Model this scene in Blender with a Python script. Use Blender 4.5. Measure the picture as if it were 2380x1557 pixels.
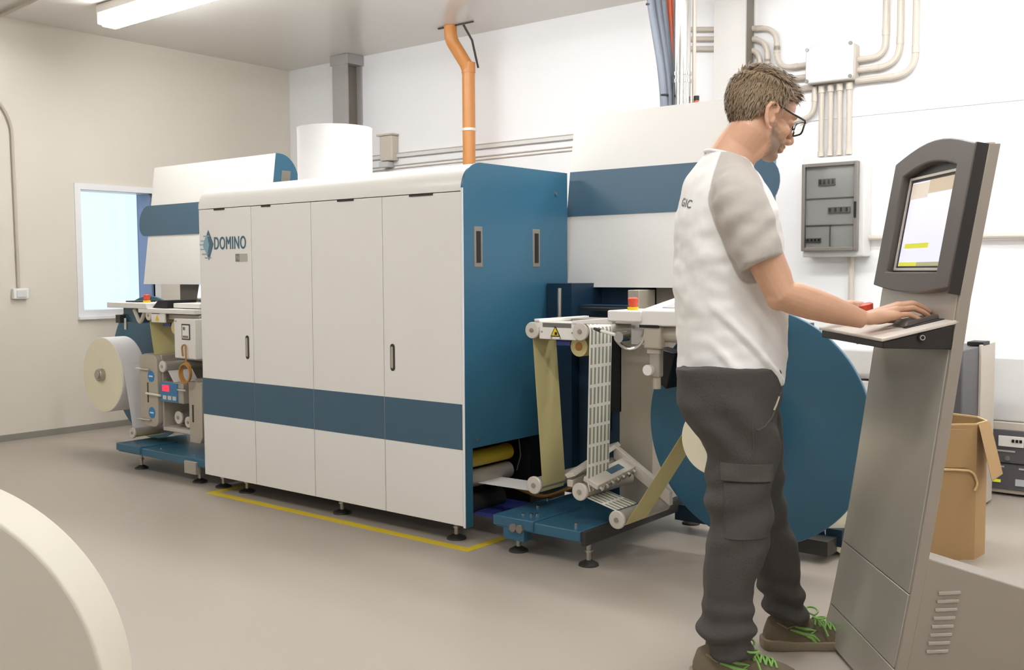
import bpy, bmesh, math, random
from mathutils import Vector, Matrix, noise
from mathutils.bvhtree import BVHTree
random.seed(7)
PI = math.pi
scene = bpy.context.scene
col = scene.collection
for o in list(bpy.data.objects):
    bpy.data.objects.remove(o, do_unlink=True)

# ------------------------------------------------------------------ camera
YAW, PITCH, ROLL, FPX = 0.676472556, 0.0632911612, -0.00563215051, 2358.04
CAM_Z = 1.18
HR = Vector((math.cos(YAW), math.sin(YAW), 0))       # horizontal right of the view
HF = Vector((-math.sin(YAW), math.cos(YAW), 0))      # horizontal forward of the view
UP = Vector((0, 0, 1))
fw = HF * math.cos(PITCH) - UP * math.sin(PITCH)
u2 = UP * math.cos(PITCH) + HF * math.sin(PITCH)
rt = HR * math.cos(ROLL) + u2 * math.sin(ROLL)
up = u2 * math.cos(ROLL) - HR * math.sin(ROLL)
cam_d = bpy.data.cameras.new('camera')
cam = bpy.data.objects.new('camera', cam_d)
col.objects.link(cam)
cam_d.sensor_fit = 'HORIZONTAL'
cam_d.sensor_width = 36.0
cam_d.lens = 36.0 * FPX / 2380.0
cam_d.clip_start = 0.05
M = Matrix.Identity(4)
for i in range(3):
    M[i][0] = rt[i]; M[i][1] = up[i]; M[i][2] = -fw[i]
M[2][3] = CAM_Z
cam.matrix_world = M
scene.camera = cam

# ------------------------------------------------------------------ world, exposure
world = bpy.data.worlds.new('daylight')
scene.world = world
world.use_nodes = True
bg = world.node_tree.nodes['Background']
bg.inputs[0].default_value = (0.80, 0.91, 1.0, 1)
bg.inputs[1].default_value = 1.25
scene.view_settings.view_transform = 'Standard'
scene.view_settings.look = 'None'
scene.view_settings.gamma = 1.0
scene.view_settings.use_curve_mapping = False
scene.view_settings.exposure = 0.08
TUBE = 30.0            # radiance of the fluorescent diffusers

# ------------------------------------------------------------------ materials
def lin(h):
    h = h.lstrip('#')
    out = []
    for i in (0, 2, 4):
        c = int(h[i:i + 2], 16) / 255
        out.append(c / 12.92 if c <= 0.04045 else ((c + 0.055) / 1.055) ** 2.4)
    return (*out, 1)
MATS = {}
def mat(name, hexc, rough=0.5, metal=0.0, var=0.04, scale=6.0, bump=0.0, bscale=80.0, emit=0.0, spec=0.5, trans=0.0, sss=0.0, stretch=None):
    """principled material; colour broken up by noise, fine relief by bump"""
    if name in MATS:
        return MATS[name]
    m = bpy.data.materials.new(name); m.use_nodes = True
    nt = m.node_tree; b = nt.nodes['Principled BSDF']
    c = lin(hexc)
    b.inputs['Roughness'].default_value = rough
    b.inputs['Metallic'].default_value = metal
    b.inputs['Specular IOR Level'].default_value = spec
    if trans: b.inputs['Transmission Weight'].default_value = trans
    if sss:
        b.inputs['Subsurface Weight'].default_value = sss
        b.inputs['Subsurface Radius'].default_value = (0.010, 0.004, 0.002)
        b.inputs['Subsurface Scale'].default_value = 1.0
    tc = nt.nodes.new('ShaderNodeTexCoord')
    src = tc.outputs['Object']
    if stretch:
        mp = nt.nodes.new('ShaderNodeMapping'); mp.inputs['Scale'].default_value = stretch
        nt.links.new(src, mp.inputs[0]); src = mp.outputs[0]
    if var > 0:
        n = nt.nodes.new('ShaderNodeTexNoise'); n.inputs['Scale'].default_value = scale
        n.inputs['Detail'].default_value = 4
        nt.links.new(src, n.inputs['Vector'])
        mx = nt.nodes.new('ShaderNodeMix'); mx.data_type = 'RGBA'
        mx.inputs[6].default_value = tuple(min(1, x * (1 - var)) for x in c[:3]) + (1,)
        mx.inputs[7].default_value = tuple(min(1, x * (1 + var)) for x in c[:3]) + (1,)
        nt.links.new(n.outputs['Fac'], mx.inputs[0])
        nt.links.new(mx.outputs[2], b.inputs['Base Color'])
    else:
        b.inputs['Base Color'].default_value = c
    if bump > 0:
        n2 = nt.nodes.new('ShaderNodeTexNoise'); n2.inputs['Scale'].default_value = bscale
        n2.inputs['Detail'].default_value = 3
        nt.links.new(src, n2.inputs['Vector'])
        bp = nt.nodes.new('ShaderNodeBump'); bp.inputs['Strength'].default_value = bump
        bp.inputs['Distance'].default_value = 0.01
        nt.links.new(n2.outputs['Fac'], bp.inputs['Height'])
        nt.links.new(bp.outputs[0], b.inputs['Normal'])
    if emit:
        b.inputs['Emission Color'].default_value = c
        b.inputs['Emission Strength'].default_value = emit
    MATS[name] = m
    return m
mat('wall_paint', 'f3f3f3', 0.42, var=0.015, scale=1.2)
mat('wall_cream', 'e2dbcd', 0.32, var=0.02, scale=1.0, bump=0.02, bscale=3, stretch=(1, 1, 0.1))
mat('ceiling_paint', 'e0dcd6', 0.20, var=0.02, scale=1.5, bump=0.03, bscale=4, stretch=(0.1, 2, 1))
mat('floor_resin', 'afa598', 0.38, var=0.05, scale=0.9, bump=0.02, bscale=30)
mat('skirting', '8f8a80', 0.5)
mat('press_white', 'efece6', 0.35, var=0.01, scale=2)
mat('cover_white', 'f0ede6', 0.3, var=0.01, scale=2)
mat('press_blue', '33647e', 0.33, var=0.03, scale=3)
mat('band_blue', '426277', 0.38, var=0.03, scale=3)
mat('navy', '16334a', 0.5, var=0.05)
mat('black', '0c0c0d', 0.5, var=0.1)
mat('dark_grey', '35332f', 0.5, var=0.08)
mat('gap', '3a3630', 0.7)
mat('steel', 'b4b0a8', 0.32, metal=0.9, var=0.05, scale=20)
mat('chrome', 'd8d6d2', 0.15, metal=1.0, var=0.02)
mat('machined', 'b5aea2', 0.45, metal=0.35, var=0.05, scale=14)
mat('cast_beige', 'b9b0a0', 0.5, metal=0.1, var=0.05, scale=9)
mat('panel_beige', 'cdc5b8', 0.45, var=0.03)
mat('white_enamel', 'efece6', 0.35, var=0.015)
mat('roller_end', 'dcd5ca', 0.35, metal=0.2, var=0.03)
mat('paper_white', 'f1edea', 0.75, var=0.02)
mat('liner_yellow', 'd8cb90', 0.6, var=0.04, scale=4)
mat('roll_cream', 'f3ecd0', 0.7, var=0.03, scale=10)
mat('roller_yellow', 'b39a2c', 0.4, var=0.06)
mat('tape_yellow', 'd8be2e', 0.55, var=0.07, scale=12)
mat('red', 'd2482c', 0.4, var=0.04)
mat('yellow', 'e8c81c', 0.4, var=0.04)
mat('orange_pvc', 'd6914f', 0.35, var=0.04, scale=5)
mat('orange_cable', 'cf6036', 0.45, var=0.08, scale=20)
mat('copper_cable', 'b5803c', 0.4, var=0.1, scale=30)
mat('hose_grey', '747a85', 0.5, var=0.05, scale=20)
mat('conduit', 'c9c0b3', 0.45, var=0.03, scale=12)
mat('column_grey', 'a8a5a2', 0.5, var=0.06, scale=8)
mat('column_light', 'd6d4cf', 0.5, var=0.05, scale=6)
mat('column_web', '827a70', 0.6, var=0.1, scale=14)
mat('box_grey', 'dddcd9', 0.4, var=0.015)
mat('tint_glass', 'c2c2c1', 0.15, var=0.05, scale=6)
mat('tint_dark', '7a756f', 0.2, var=0.05)
mat('tint_lines', '6f6862', 0.3)
mat('kiosk_grey', 'b3ada2', 0.33, metal=0.35, var=0.03, scale=3)
mat('kiosk_side', '9c9286', 0.45, metal=0.1, var=0.03, scale=3)
mat('kiosk_shelf', 'd3cabf', 0.4, metal=0.1, var=0.03)
mat('bezel', '58504a', 0.38, var=0.03)
mat('bezel_dark', '26211d', 0.4, var=0.05)
mat('silver_trim', 'd6d0c6', 0.3, metal=0.4, var=0.02)
mat('screen', 'd6d7ea', 0.2, var=0.015, scale=5, emit=0.5)
mat('screen_beige', 'bfae94', 0.2, emit=0.35)
mat('screen_pale', 'cdbfb2', 0.2, emit=0.4)
mat('screen_yellow', 'c8c83a', 0.2, emit=0.45)
mat('screen_olive', 'a3a174', 0.2, emit=0.4)
mat('monitor_glow', 'd8e8f8', 0.2, emit=0.7)
mat('lcd_grey', 'c9ccce', 0.2)
mat('carton', 'ae8d60', 0.75, var=0.06, scale=5, bump=0.08, bscale=40)
mat('carton_edge', 'd8b985', 0.8, var=0.08, scale=30)
mat('panel_charcoal', '5c5a5d', 0.5, var=0.04)
mat('sticker_blue', '2f86c4', 0.4)
mat('panel_blue', '3f7fae', 0.4)
mat('led_red', 'e0304a', 0.3, emit=0.8)
mat('blue_clip', '3c4a94', 0.35)
mat('logo_teal', '4d7180', 0.4)
mat('logo_pale', '8fb0bd', 0.4)
mat('tag_dark', '7b7a72', 0.4)
mat('tag_light', 'b9b7aa', 0.4)
mat('tube_glow', 'f8f9fb', 0.4, var=0.0, emit=TUBE)
mat('fixture', 'd9d4cc', 0.4)
mat('frame_white', 'f2f2f2', 0.4, var=0.01)
mat('reveal_sky_shade', '7d8fb0', 0.5)  # blue cast of sky-lit shade painted into the window reveal's colour
mat('fg_paper', 'd9d2c2', 0.6, var=0.01, scale=3)
mat('fg_line', 'b8b0a2', 0.7)
mat('shirt_print', '8f9490', 0.8)
mat('trouser', '4a4642', 0.85, var=0.10, scale=9, bump=0.25, bscale=160)
mat('trouser_flap', '544f4b', 0.85, var=0.08, scale=9, bump=0.25, bscale=160)
mat('hair', '8c775c', 0.6, var=0.3, scale=60)
mat('shoe', '6f6350', 0.85, var=0.1, scale=20, bump=0.2, bscale=150)
mat('sole', '8b7d66', 0.7, var=0.08, scale=14)
mat('sole_dark', '3a332b', 0.7)
mat('lace', '86b45c', 0.6, var=0.1, scale=60)
mat('glass_frame', '1e1812', 0.3)
mat('eye_white', 'e6e0d8', 0.2)
mat('eye_dark', '2c2018', 0.2)

def glass_material(name, tint, alpha):
    m = bpy.data.materials.new(name); m.use_nodes = True
    nt = m.node_tree; nt.nodes.clear()
    out = nt.nodes.new('ShaderNodeOutputMaterial')
    t = nt.nodes.new('ShaderNodeBsdfTransparent'); t.inputs[0].default_value = tint
    g = nt.nodes.new('ShaderNodeBsdfGlossy'); g.inputs['Roughness'].default_value = 0.05
    mx = nt.nodes.new('ShaderNodeMixShader'); mx.inputs[0].default_value = alpha
    nt.links.new(t.outputs[0], mx.inputs[1]); nt.links.new(g.outputs[0], mx.inputs[2])
    nt.links.new(mx.outputs[0], out.inputs[0]); MATS[name] = m
    return m
glass_material('pane_glass', (0.93, 0.97, 1, 1), 0.06)
glass_material('lens_glass', (0.97, 0.99, 0.97, 1), 0.10)
glass_material('smoked_door', (0.82, 0.82, 0.81, 1), 0.05)

def attr_material(name, hex0, hex1, attr, rough=0.8, bump=0.1, bscale=300, soft=0.001, sss=0.0, var=0.04):
    """two colours of one cloth or skin, split by a mesh attribute that says which piece a point belongs to"""
    m = bpy.data.materials.new(name); m.use_nodes = True
    nt = m.node_tree; b = nt.nodes['Principled BSDF']
    b.inputs['Roughness'].default_value = rough
    at = nt.nodes.new('ShaderNodeAttribute'); at.attribute_name = attr
    mr = nt.nodes.new('ShaderNodeMapRange')
    mr.inputs[1].default_value = -soft; mr.inputs[2].default_value = soft
    nt.links.new(at.outputs['Fac'], mr.inputs[0])
    tc = nt.nodes.new('ShaderNodeTexCoord')
    n = nt.nodes.new('ShaderNodeTexNoise'); n.inputs['Scale'].default_value = 40; n.inputs['Detail'].default_value = 4
    nt.links.new(tc.outputs['Object'], n.inputs['Vector'])
    mx = nt.nodes.new('ShaderNodeMix'); mx.data_type = 'RGBA'
    mx.inputs[6].default_value = lin(hex0); mx.inputs[7].default_value = lin(hex1)
    nt.links.new(mr.outputs[0], mx.inputs[0])
    hs = nt.nodes.new('ShaderNodeHueSaturation')
    mv = nt.nodes.new('ShaderNodeMapRange'); mv.inputs[3].default_value = 1 - var; mv.inputs[4].default_value = 1 + var
    nt.links.new(n.outputs['Fac'], mv.inputs[0]); nt.links.new(mv.outputs[0], hs.inputs['Value'])
    nt.links.new(mx.outputs[2], hs.inputs['Color'])
    nt.links.new(hs.outputs[0], b.inputs['Base Color'])
    n2 = nt.nodes.new('ShaderNodeTexNoise'); n2.inputs['Scale'].default_value = bscale
    nt.links.new(tc.outputs['Object'], n2.inputs['Vector'])
    bp = nt.nodes.new('ShaderNodeBump'); bp.inputs['Strength'].default_value = bump; bp.inputs['Distance'].default_value = 0.004
    nt.links.new(n2.outputs['Fac'], bp.inputs['Height']); nt.links.new(bp.outputs[0], b.inputs['Normal'])
    if sss:
        b.inputs['Subsurface Weight'].default_value = sss
        b.inputs['Subsurface Radius'].default_value = (0.010, 0.004, 0.002)
        b.inputs['Subsurface Scale'].default_value = 1.0
    MATS[name] = m
attr_material('shirt', 'f0eeea', 'bcb5ac', 'grey', 0.85, 0.12, 400, 0.002)
attr_material('skin', 'd0a284', '967b67', 'beard', 0.5, 0.06, 260, 0.5, sss=0.15, var=0.06)

def print_material():
    """white label stock printed with six columns of grey-green bars and pale gaps"""
    m = bpy.data.materials.new('label_print'); m.use_nodes = True
    nt = m.node_tree; b = nt.nodes['Principled BSDF']; b.inputs['Roughness'].default_value = 0.6
    uv = nt.nodes.new('ShaderNodeUVMap')
    sp = nt.nodes.new('ShaderNodeSeparateXYZ'); nt.links.new(uv.outputs[0], sp.inputs[0])
    def math_node(op, a, c=None):
        k = nt.nodes.new('ShaderNodeMath'); k.operation = op
        nt.links.new(a, k.inputs[0])
        if c is not None: k.inputs[1].default_value = c
        return k.outputs[0]
    u6 = math_node('FRACT', math_node('MULTIPLY', sp.outputs[0], 6.0))
    dark = math_node('MULTIPLY', math_node('GREATER_THAN', u6, 0.38), 1.0)
    lim = math_node('LESS_THAN', u6, 0.86)
    v = math_node('FRACT', math_node('MULTIPLY', sp.outputs[1], 1 / 0.082))
    inbar = math_node('LESS_THAN', v, 0.84)
    f1 = nt.nodes.new('ShaderNodeMath'); f1.operation = 'MULTIPLY'
    nt.links.new(dark, f1.inputs[0]); nt.links.new(lim, f1.inputs[1])
    f2 = nt.nodes.new('ShaderNodeMath'); f2.operation = 'MULTIPLY'
    nt.links.new(f1.outputs[0], f2.inputs[0]); nt.links.new(inbar, f2.inputs[1])
    mx = nt.nodes.new('ShaderNodeMix'); mx.data_type = 'RGBA'
    mx.inputs[6].default_value = lin('efe9df'); mx.inputs[7].default_value = lin('959a84')
    nt.links.new(f2.outputs[0], mx.inputs[0])
    nt.links.new(mx.outputs[2], b.inputs['Base Color'])
    MATS['label_print'] = m
print_material()

# ------------------------------------------------------------------ mesh helpers
WM = {}
class MB:
    """collects shapes; build() links them as one mesh object"""
    def __init__(s): s.v = []; s.f = []; s.uv = None
    def add(s, vs, fs):
        k = len(s.v); s.v += [Vector(p) for p in vs]; s.f += [tuple(i + k for i in f) for f in fs]; return s
    def box(s, x0, x1, y0, y1, z0, z1):
        return s.add([(x0, y0, z0), (x1, y0, z0), (x1, y1, z0), (x0, y1, z0), (x0, y0, z1), (x1, y0, z1), (x1, y1, z1), (x0, y1, z1)],
                     [(0, 3, 2, 1), (4, 5, 6, 7), (0, 1, 5, 4), (1, 2, 6, 5), (2, 3, 7, 6), (3, 0, 4, 7)])
    def hexa(s, lo, hi):
        """lo, hi: four points each, same order round"""
        return s.add(list(lo) + list(hi), [(0, 3, 2, 1), (4, 5, 6, 7), (0, 1, 5, 4), (1, 2, 6, 5), (2, 3, 7, 6), (3, 0, 4, 7)])
    def prism(s, axis, poly, lo, hi):
        def P(q, t):
            return {'x': (t, q[0], q[1]), 'y': (q[0], t, q[1]), 'z': (q[0], q[1], t)}[axis]
        n = len(poly)
        return s.add([P(q, lo) for q in poly] + [P(q, hi) for q in poly],
                     [tuple(range(n))[::-1], tuple(range(n, 2 * n))] + [(i, (i + 1) % n, n + (i + 1) % n, n + i) for i in range(n)])
    def rings(s, rings, cap=True):
        n = len(rings[0]); vs = [p for r in rings for p in r]; fs = []
        for j in range(len(rings) - 1):
            for i in range(n):
                fs.append((j * n + i, j * n + (i + 1) % n, (j + 1) * n + (i + 1) % n, (j + 1) * n + i))
        if cap:
            fs.append(tuple(range(n))[::-1]); fs.append(tuple(range((len(rings) - 1) * n, len(rings) * n)))
        return s.add(vs, fs)
    def cyl(s, p0, p1, r0, r1=None, n=20):
        return s.tube([p0, p1], [r0, r0 if r1 is None else r1], n)
    def tube(s, path, r, n=10, cap=True):
        path = [Vector(p) for p in path]
        R = r if isinstance(r, (list, tuple)) else [r] * len(path)
        d = (path[1] - path[0]).normalized()
        ref = Vector((0, 0, 1)) if abs(d.z) < 0.9 else Vector((1, 0, 0))
        u = d.cross(ref).normalized(); rs = []
        for i, p in enumerate(path):
            if i == 0: t = path[1] - path[0]
            elif i == len(path) - 1: t = path[-1] - path[-2]
            else: t = (path[i + 1] - p).normalized() + (p - path[i - 1]).normalized()
            t.normalize()
            u = (u - t * u.dot(t)).normalized(); w = t.cross(u)
            rs.append([p + (u * math.cos(a) + w * math.sin(a)) * R[i] for a in [2 * PI * k / n for k in range(n)]])
        return s.rings(rs, cap)
    def ell(s, c, r, rot=None, nu=20, nv=12):
        c = Vector(c); rs = []
        def T(p):
            p = Vector((p[0] * r[0], p[1] * r[1], p[2] * r[2]))
            return c + (rot @ p if rot else p)
        vs = [T((0, 0, -1))]; fs = []
        for j in range(1, nv):
            ph = -PI / 2 + PI * j / nv
            for i in range(nu):
                a = 2 * PI * i / nu; vs.append(T((math.cos(a) * math.cos(ph), math.sin(a) * math.cos(ph), math.sin(ph))))
        vs.append(T((0, 0, 1)))
        for i in range(nu):
            fs.append((0, 1 + (i + 1) % nu, 1 + i))
            for j in range(nv - 2):
                a = 1 + j * nu; fs.append((a + i, a + (i + 1) % nu, a + nu + (i + 1) % nu, a + nu + i))
            k = 1 + (nv - 2) * nu; fs.append((k + i, k + (i + 1) % nu, len(vs) - 1))
        return s.add(vs, fs)
    def caps(s, p0, p1, r0, r1, n=14):
        """capsule with round ends"""
        p0 = Vector(p0); p1 = Vector(p1); d = (p1 - p0); L = d.length; d.normalize()
        pts = []; rr = []
        for k in range(1, 5):
            a = PI / 2 * k / 4; pts.append(p0 - d * r0 * math.cos(a)); rr.append(r0 * math.sin(a))
        for k in range(3, -1, -1):
            a = PI / 2 * k / 4
            if k == 0: continue
            pts.append(p1 + d * r1 * math.cos(a)); rr.append(r1 * math.sin(a))
        pts.insert(4, p1); rr.insert(4, r1)
        pts = [p0 - d * r0 * 0.999] + pts + [p1 + d * r1 * 0.999]; rr = [r0 * 0.03] + rr + [r1 * 0.03]
        return s.tube(pts, rr, n)
    def sheet(s, path, w0, w1, th=0.0012, axis='y'):
        """thin web: polyline in (x, z) swept along y from w0 to w1, with uv (u across, v metres along)"""
        n = len(path); pts = [Vector((q[0], 0, q[1])) for q in path]; off = []
        for i in range(n):
            t = (pts[min(i + 1, n - 1)] - pts[max(i - 1, 0)]).normalized(); off.append(Vector((-t.z, 0, t.x)) * th)
        L = [0]
        for i in range(1, n): L.append(L[-1] + (pts[i] - pts[i - 1]).length)
        s.uv = {}
        k = len(s.v); vs = []
        for i in range(n):
            for (w, uu) in ((w0, 0), (w1, 1)):
                for o in (0, 1):
                    q = pts[i] + off[i] * o; vs.append((q.x, w, q.z)); s.uv[k + len(vs) - 1] = (uu, L[i])
        fs = []
        for i in range(n - 1):
            a = i * 4; b = a + 4
            fs += [(a, a + 2, b + 2, b), (a + 1, b + 1, b + 3, a + 3), (a, b, b + 1, a + 1), (a + 2, a + 3, b + 3, b + 2)]
        fs += [(0, 1, 3, 2), (4 * n - 4, 4 * n - 2, 4 * n - 1, 4 * n - 3)]
        return s.add(vs, fs)
    def mesh(s, name='m'):
        me = bpy.data.meshes.new(name); me.from_pydata([tuple(p) for p in s.v], [], s.f)
        bm = bmesh.new(); bm.from_mesh(me); bmesh.ops.recalc_face_normals(bm, faces=bm.faces[:]); bm.to_mesh(me); bm.free()
        if s.uv:
            ul = me.uv_layers.new(name='UVMap')
            for lp in me.loops: ul.data[lp.index].uv = s.uv.get(lp.vertex_index, (0, 0))
        me.update(); return me
    def build(s, name, m, parent=None, bevel=0.0, smooth=35, local=False, seg=2):
        return link_mesh(name, s.mesh(name), m, parent, bevel, smooth, local, seg)

def link_mesh(name, me, m, parent=None, bevel=0.0, smooth=35, local=False, seg=2):
    o = bpy.data.objects.new(name, me); col.objects.link(o)
    if m: me.materials.append(MATS[m])
    for p in me.polygons: p.use_smooth = True
    me.set_sharp_from_angle(angle=math.radians(smooth))
    if parent is not None:
        W = WM[parent]
        if not local: me.transform(W.inverted())
        o.parent = parent; WM[o] = W
    else:
        xs = [v.co for v in me.vertices]
        b = Vector(((min(p.x for p in xs) + max(p.x for p in xs)) / 2, (min(p.y for p in xs) + max(p.y for p in xs)) / 2, min(p.z for p in xs)))
        me.transform(Matrix.Translation(-b)); o.location = b; WM[o] = Matrix.Translation(b)
    if bevel > 0:
        bv = o.modifiers.new('bevel', 'BEVEL'); bv.width = bevel; bv.segments = seg; bv.limit_method = 'ANGLE'; bv.angle_limit = math.radians(40)
        bv.harden_normals = False
    return o
def tag(o, label=None, cat=None, group=None, kind=None):
    if label: o['label'] = label
    if cat: o['category'] = cat
    if group: o['group'] = group
    if kind: o['kind'] = kind
    return o
def thing(name, label, cat, loc, rz=0.0, group=None):
    o = bpy.data.objects.new(name, None); col.objects.link(o)
    o.location = loc; o.rotation_euler = (0, 0, rz); o.empty_display_size = 0.1
    WM[o] = Matrix.Translation(Vector(loc)) @ Matrix.Rotation(rz, 4, 'Z')
    return tag(o, label, cat, group)
def struct(o): o['kind'] = 'structure'; return o
def copy_tree(o, parent=None):
    c = o.copy(); col.objects.link(c); c.parent = parent
    for ch in list(o.children): copy_tree(ch, c)
    return c
def arc(cx, cz, r, a0, a1, n):
    return [(cx + r * math.cos(math.radians(a0 + (a1 - a0) * i / n)), cz + r * math.sin(math.radians(a0 + (a1 - a0) * i / n))) for i in range(n + 1)]
def bend(points, r=0.06, n=6):
    """polyline with rounded corners"""
    P = [Vector(p) for p in points]; out = [P[0]]
    for i in range(1, len(P) - 1):
        a = (P[i - 1] - P[i]); b = (P[i + 1] - P[i]); rr = min(r, a.length * 0.49, b.length * 0.49)
        p0 = P[i] + a.normalized() * rr; p1 = P[i] + b.normalized() * rr
        for k in range(n + 1):
            t = k / n; out.append(p0 * (1 - t) ** 2 + P[i] * 2 * t * (1 - t) + p1 * t * t)
    out.append(P[-1]); return out
def text_mesh(body, size, extrude=0.001):
    cu = bpy.data.curves.new('t', 'FONT'); cu.body = body; cu.size = size; cu.extrude = extrude; cu.align_x = 'LEFT'
    cu.bevel_depth = size * 0.014; cu.bevel_resolution = 0; cu.space_character = 1.1
    o = bpy.data.objects.new('t', cu); col.objects.link(o)
    dg = bpy.context.evaluated_depsgraph_get(); me = bpy.data.meshes.new_from_object(o.evaluated_get(dg))
    bpy.data.objects.remove(o, do_unlink=True)
    return me
def fuse(mb, voxel, smooth_it=4, factor=0.5):
    """one continuous skin over overlapping shapes"""
    me = mb.mesh('f'); o = bpy.data.objects.new('f', me); col.objects.link(o)
    r = o.modifiers.new('r', 'REMESH'); r.mode = 'VOXEL'; r.voxel_size = voxel; r.adaptivity = 0
    if smooth_it:
        sm = o.modifiers.new('s', 'SMOOTH'); sm.factor = factor; sm.iterations = smooth_it
    dg = bpy.context.evaluated_depsgraph_get(); out = bpy.data.meshes.new_from_object(o.evaluated_get(dg))
    bpy.data.objects.remove(o, do_unlink=True)
    out.materials.clear()
    return out

# ================================================================== the room
XL, XR, YF, YB, ZC = -7.23, 3.2, -3.4, 5.876, 2.954
struct(MB().box(XL - .3, XR + .3, YF - .3, YB + .3, -.12, 0).build('floor', 'floor_resin'))
struct(MB().box(XL - .3, XR + .3, YF - .3, YB + .3, ZC, ZC + .12).build('ceiling', 'ceiling_paint'))
struct(MB().box(XL - .1, XR + .1, YB, YB + .12, 0, ZC).build('wall_back', 'wall_paint'))
struct(MB().box(XR, XR + .12, YF, YB, 0, ZC).build('wall_right', 'wall_paint'))
struct(MB().box(XL - .1, XR + .1, YF - .12, YF, 0, ZC).build('wall_front', 'wall_paint'))
# left wall with a window opening
WY0, WY1, WZ0, WZ1 = 3.90, 4.50, 0.90, 1.80
m = MB()
m.box(XL - .20, XL, YF, WY0, 0, ZC).box(XL - .20, XL, WY1, YB, 0, ZC).box(XL - .20, XL, WY0, WY1, 0, WZ0).box(XL - .20, XL, WY0, WY1, WZ1, ZC)
struct(m.build('wall_left', 'wall_cream'))
struct(MB().box(XL, XL + .018, YF, YB, 0, .045).build('baseboard_left', 'skirting'))
struct(MB().box(-2.70, XR, YB - .006, YB, 2.058, 2.068).build('trim_1', 'wall_paint'))
win = struct(thing('window_1', 'white framed window in the cream wall', 'window', (XL, 4.2, .9)))
del win['category']
m = MB(); F = .045
m.box(XL - .02, XL + .012, WY0 - F, WY1 + F, WZ1, WZ1 + F).box(XL - .02, XL + .012, WY0 - F, WY1 + F, WZ0 - F, WZ0)
m.box(XL - .02, XL + .012, WY0 - F, WY0, WZ0, WZ1).box(XL - .02, XL + .012, WY1, WY1 + F, WZ0, WZ1)
m.build('window_frame', 'frame_white', win)
MB().box(XL - .20, XL - .02, WY1 - .02, WY1, WZ0, WZ1).build('reveal', 'reveal_sky_shade', win)
MB().box(XL - .19, XL - .186, WY0, WY1 - .02, WZ0, WZ1).build('pane', 'pane_glass', win)
MB().box(XL - .02, XL + .03, WY0 - F, WY1 + F, WZ0 - F - .02, WZ0 - F).build('window_sill', 'frame_white', win)

# ------------------------------------------------------------------ ceiling lights
def light(x0, y, label):
    L = 1.55
    t = thing('ceiling_light', label, 'light', (x0 + L / 2, y, ZC - .14), 0, 'fluorescent ceiling lights')
    MB().box(x0, x0 + L, y - .085, y + .085, ZC - .06, ZC - .001).build('housing', 'fixture', t, .006)
    prof = [(y - .08, ZC - .061), (y - .076, ZC - .105), (y - .045, ZC - .14), (y + .045, ZC - .14), (y + .076, ZC - .105), (y + .08, ZC - .061)]
    MB().prism('x', prof, x0 + .014, x0 + L - .014).build('diffuser', 'tube_glow', t)
    for xe in (x0, x0 + L - .013):
        MB().box(xe, xe + .013, y - .08, y + .08, ZC - .13, ZC - .06).build('end_cap', 'fixture', t, .01)
light(-6.42, 3.70, 'lit fluorescent ceiling light over the white press')
for (x, y, w) in [(-4.45, 3.95, 'over the press end panel'), (-2.7, 4.15, 'over the rewinder hood'), (-1.5, 4.75, 'over the breaker panel'), (.5, 4.75, 'over the power supply'),  # unseen fixtures added out of view, placed to balance wall and floor brightness
                  (-5.2, 1.1, 'over the floor before the press'), (-1.6, 1.7, 'over the operator'), (1.4, 2.2, 'over the floor behind the terminal'), (-2.0, -1.6, 'over the floor by the front wall')]:
    light(x, y, 'unseen added fluorescent ceiling light ' + w)
tag(MB().tube([(XL + .02, 3.325, ZC - .018), (-6.5, 3.27, ZC - .018), (-3.6, 3.06, ZC - .018)], .014, 8).build('ceiling_conduit', 'conduit'),
    'thin pale conduit running under the ceiling by the cream wall', 'conduit')
tag(MB().tube(bend([(XL + .014, 2.57, ZC - .002), (XL + .014, 3.34, 2.36), (XL + .014, 3.41, 2.22), (XL + .014, 3.42, 1.08)], .08), .011, 8).build('wall_conduit', 'conduit'),
    'thin pale conduit bending down the cream wall to the switch box', 'conduit')
t = thing('switch_box', 'small white switch box at the foot of the cream wall conduit', 'switch', (XL + .02, 3.42, 1.0))
MB().box(XL + .001, XL + .04, 3.37, 3.48, 1.0, 1.075).build('housing', 'white_enamel', t, .006)
MB().box(XL + .04, XL + .046, 3.39, 3.46, 1.012, 1.062).build('rocker', 'box_grey', t, .004)

# ------------------------------------------------------------------ steel columns on the back wall
t = thing('steel_column', 'grey steel column on the back wall behind the white drum', 'column', (-6.38, 5.79, 0))
MB().box(-6.47, -6.29, 5.705, 5.72, 0, ZC - .001).build('flange', 'column_grey', t)
MB().box(-6.395, -6.345, 5.72, 5.86, 0, ZC - .001).build('web', 'column_web', t)
MB().box(-6.47, -6.29, 5.86, 5.875, 0, ZC - .001).build('flange', 'column_grey', t)
MB().box(-6.49, -6.27, 5.70, 5.875, ZC - .08, ZC - .002).build('cap_plate', 'column_grey', t)
t = thing('steel_column', 'wide pale steel column on the back wall beside the curved conduits', 'column', (-2.87, 5.8, 0))
MB().box(-3.0, -2.79, 5.74, 5.755, 0, ZC - .001).build('flange', 'column_light', t)
MB().box(-2.92, -2.86, 5.755, 5.86, 0, ZC - .001).build('web', 'column_web', t)
MB().box(-3.0, -2.79, 5.86, 5.875, 0, ZC - .001).build('flange', 'column_light', t)
MB().box(-2.812, -2.792, 5.755, 5.86, 0, ZC - .001).build('side_plate', 'column_web', t)

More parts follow.
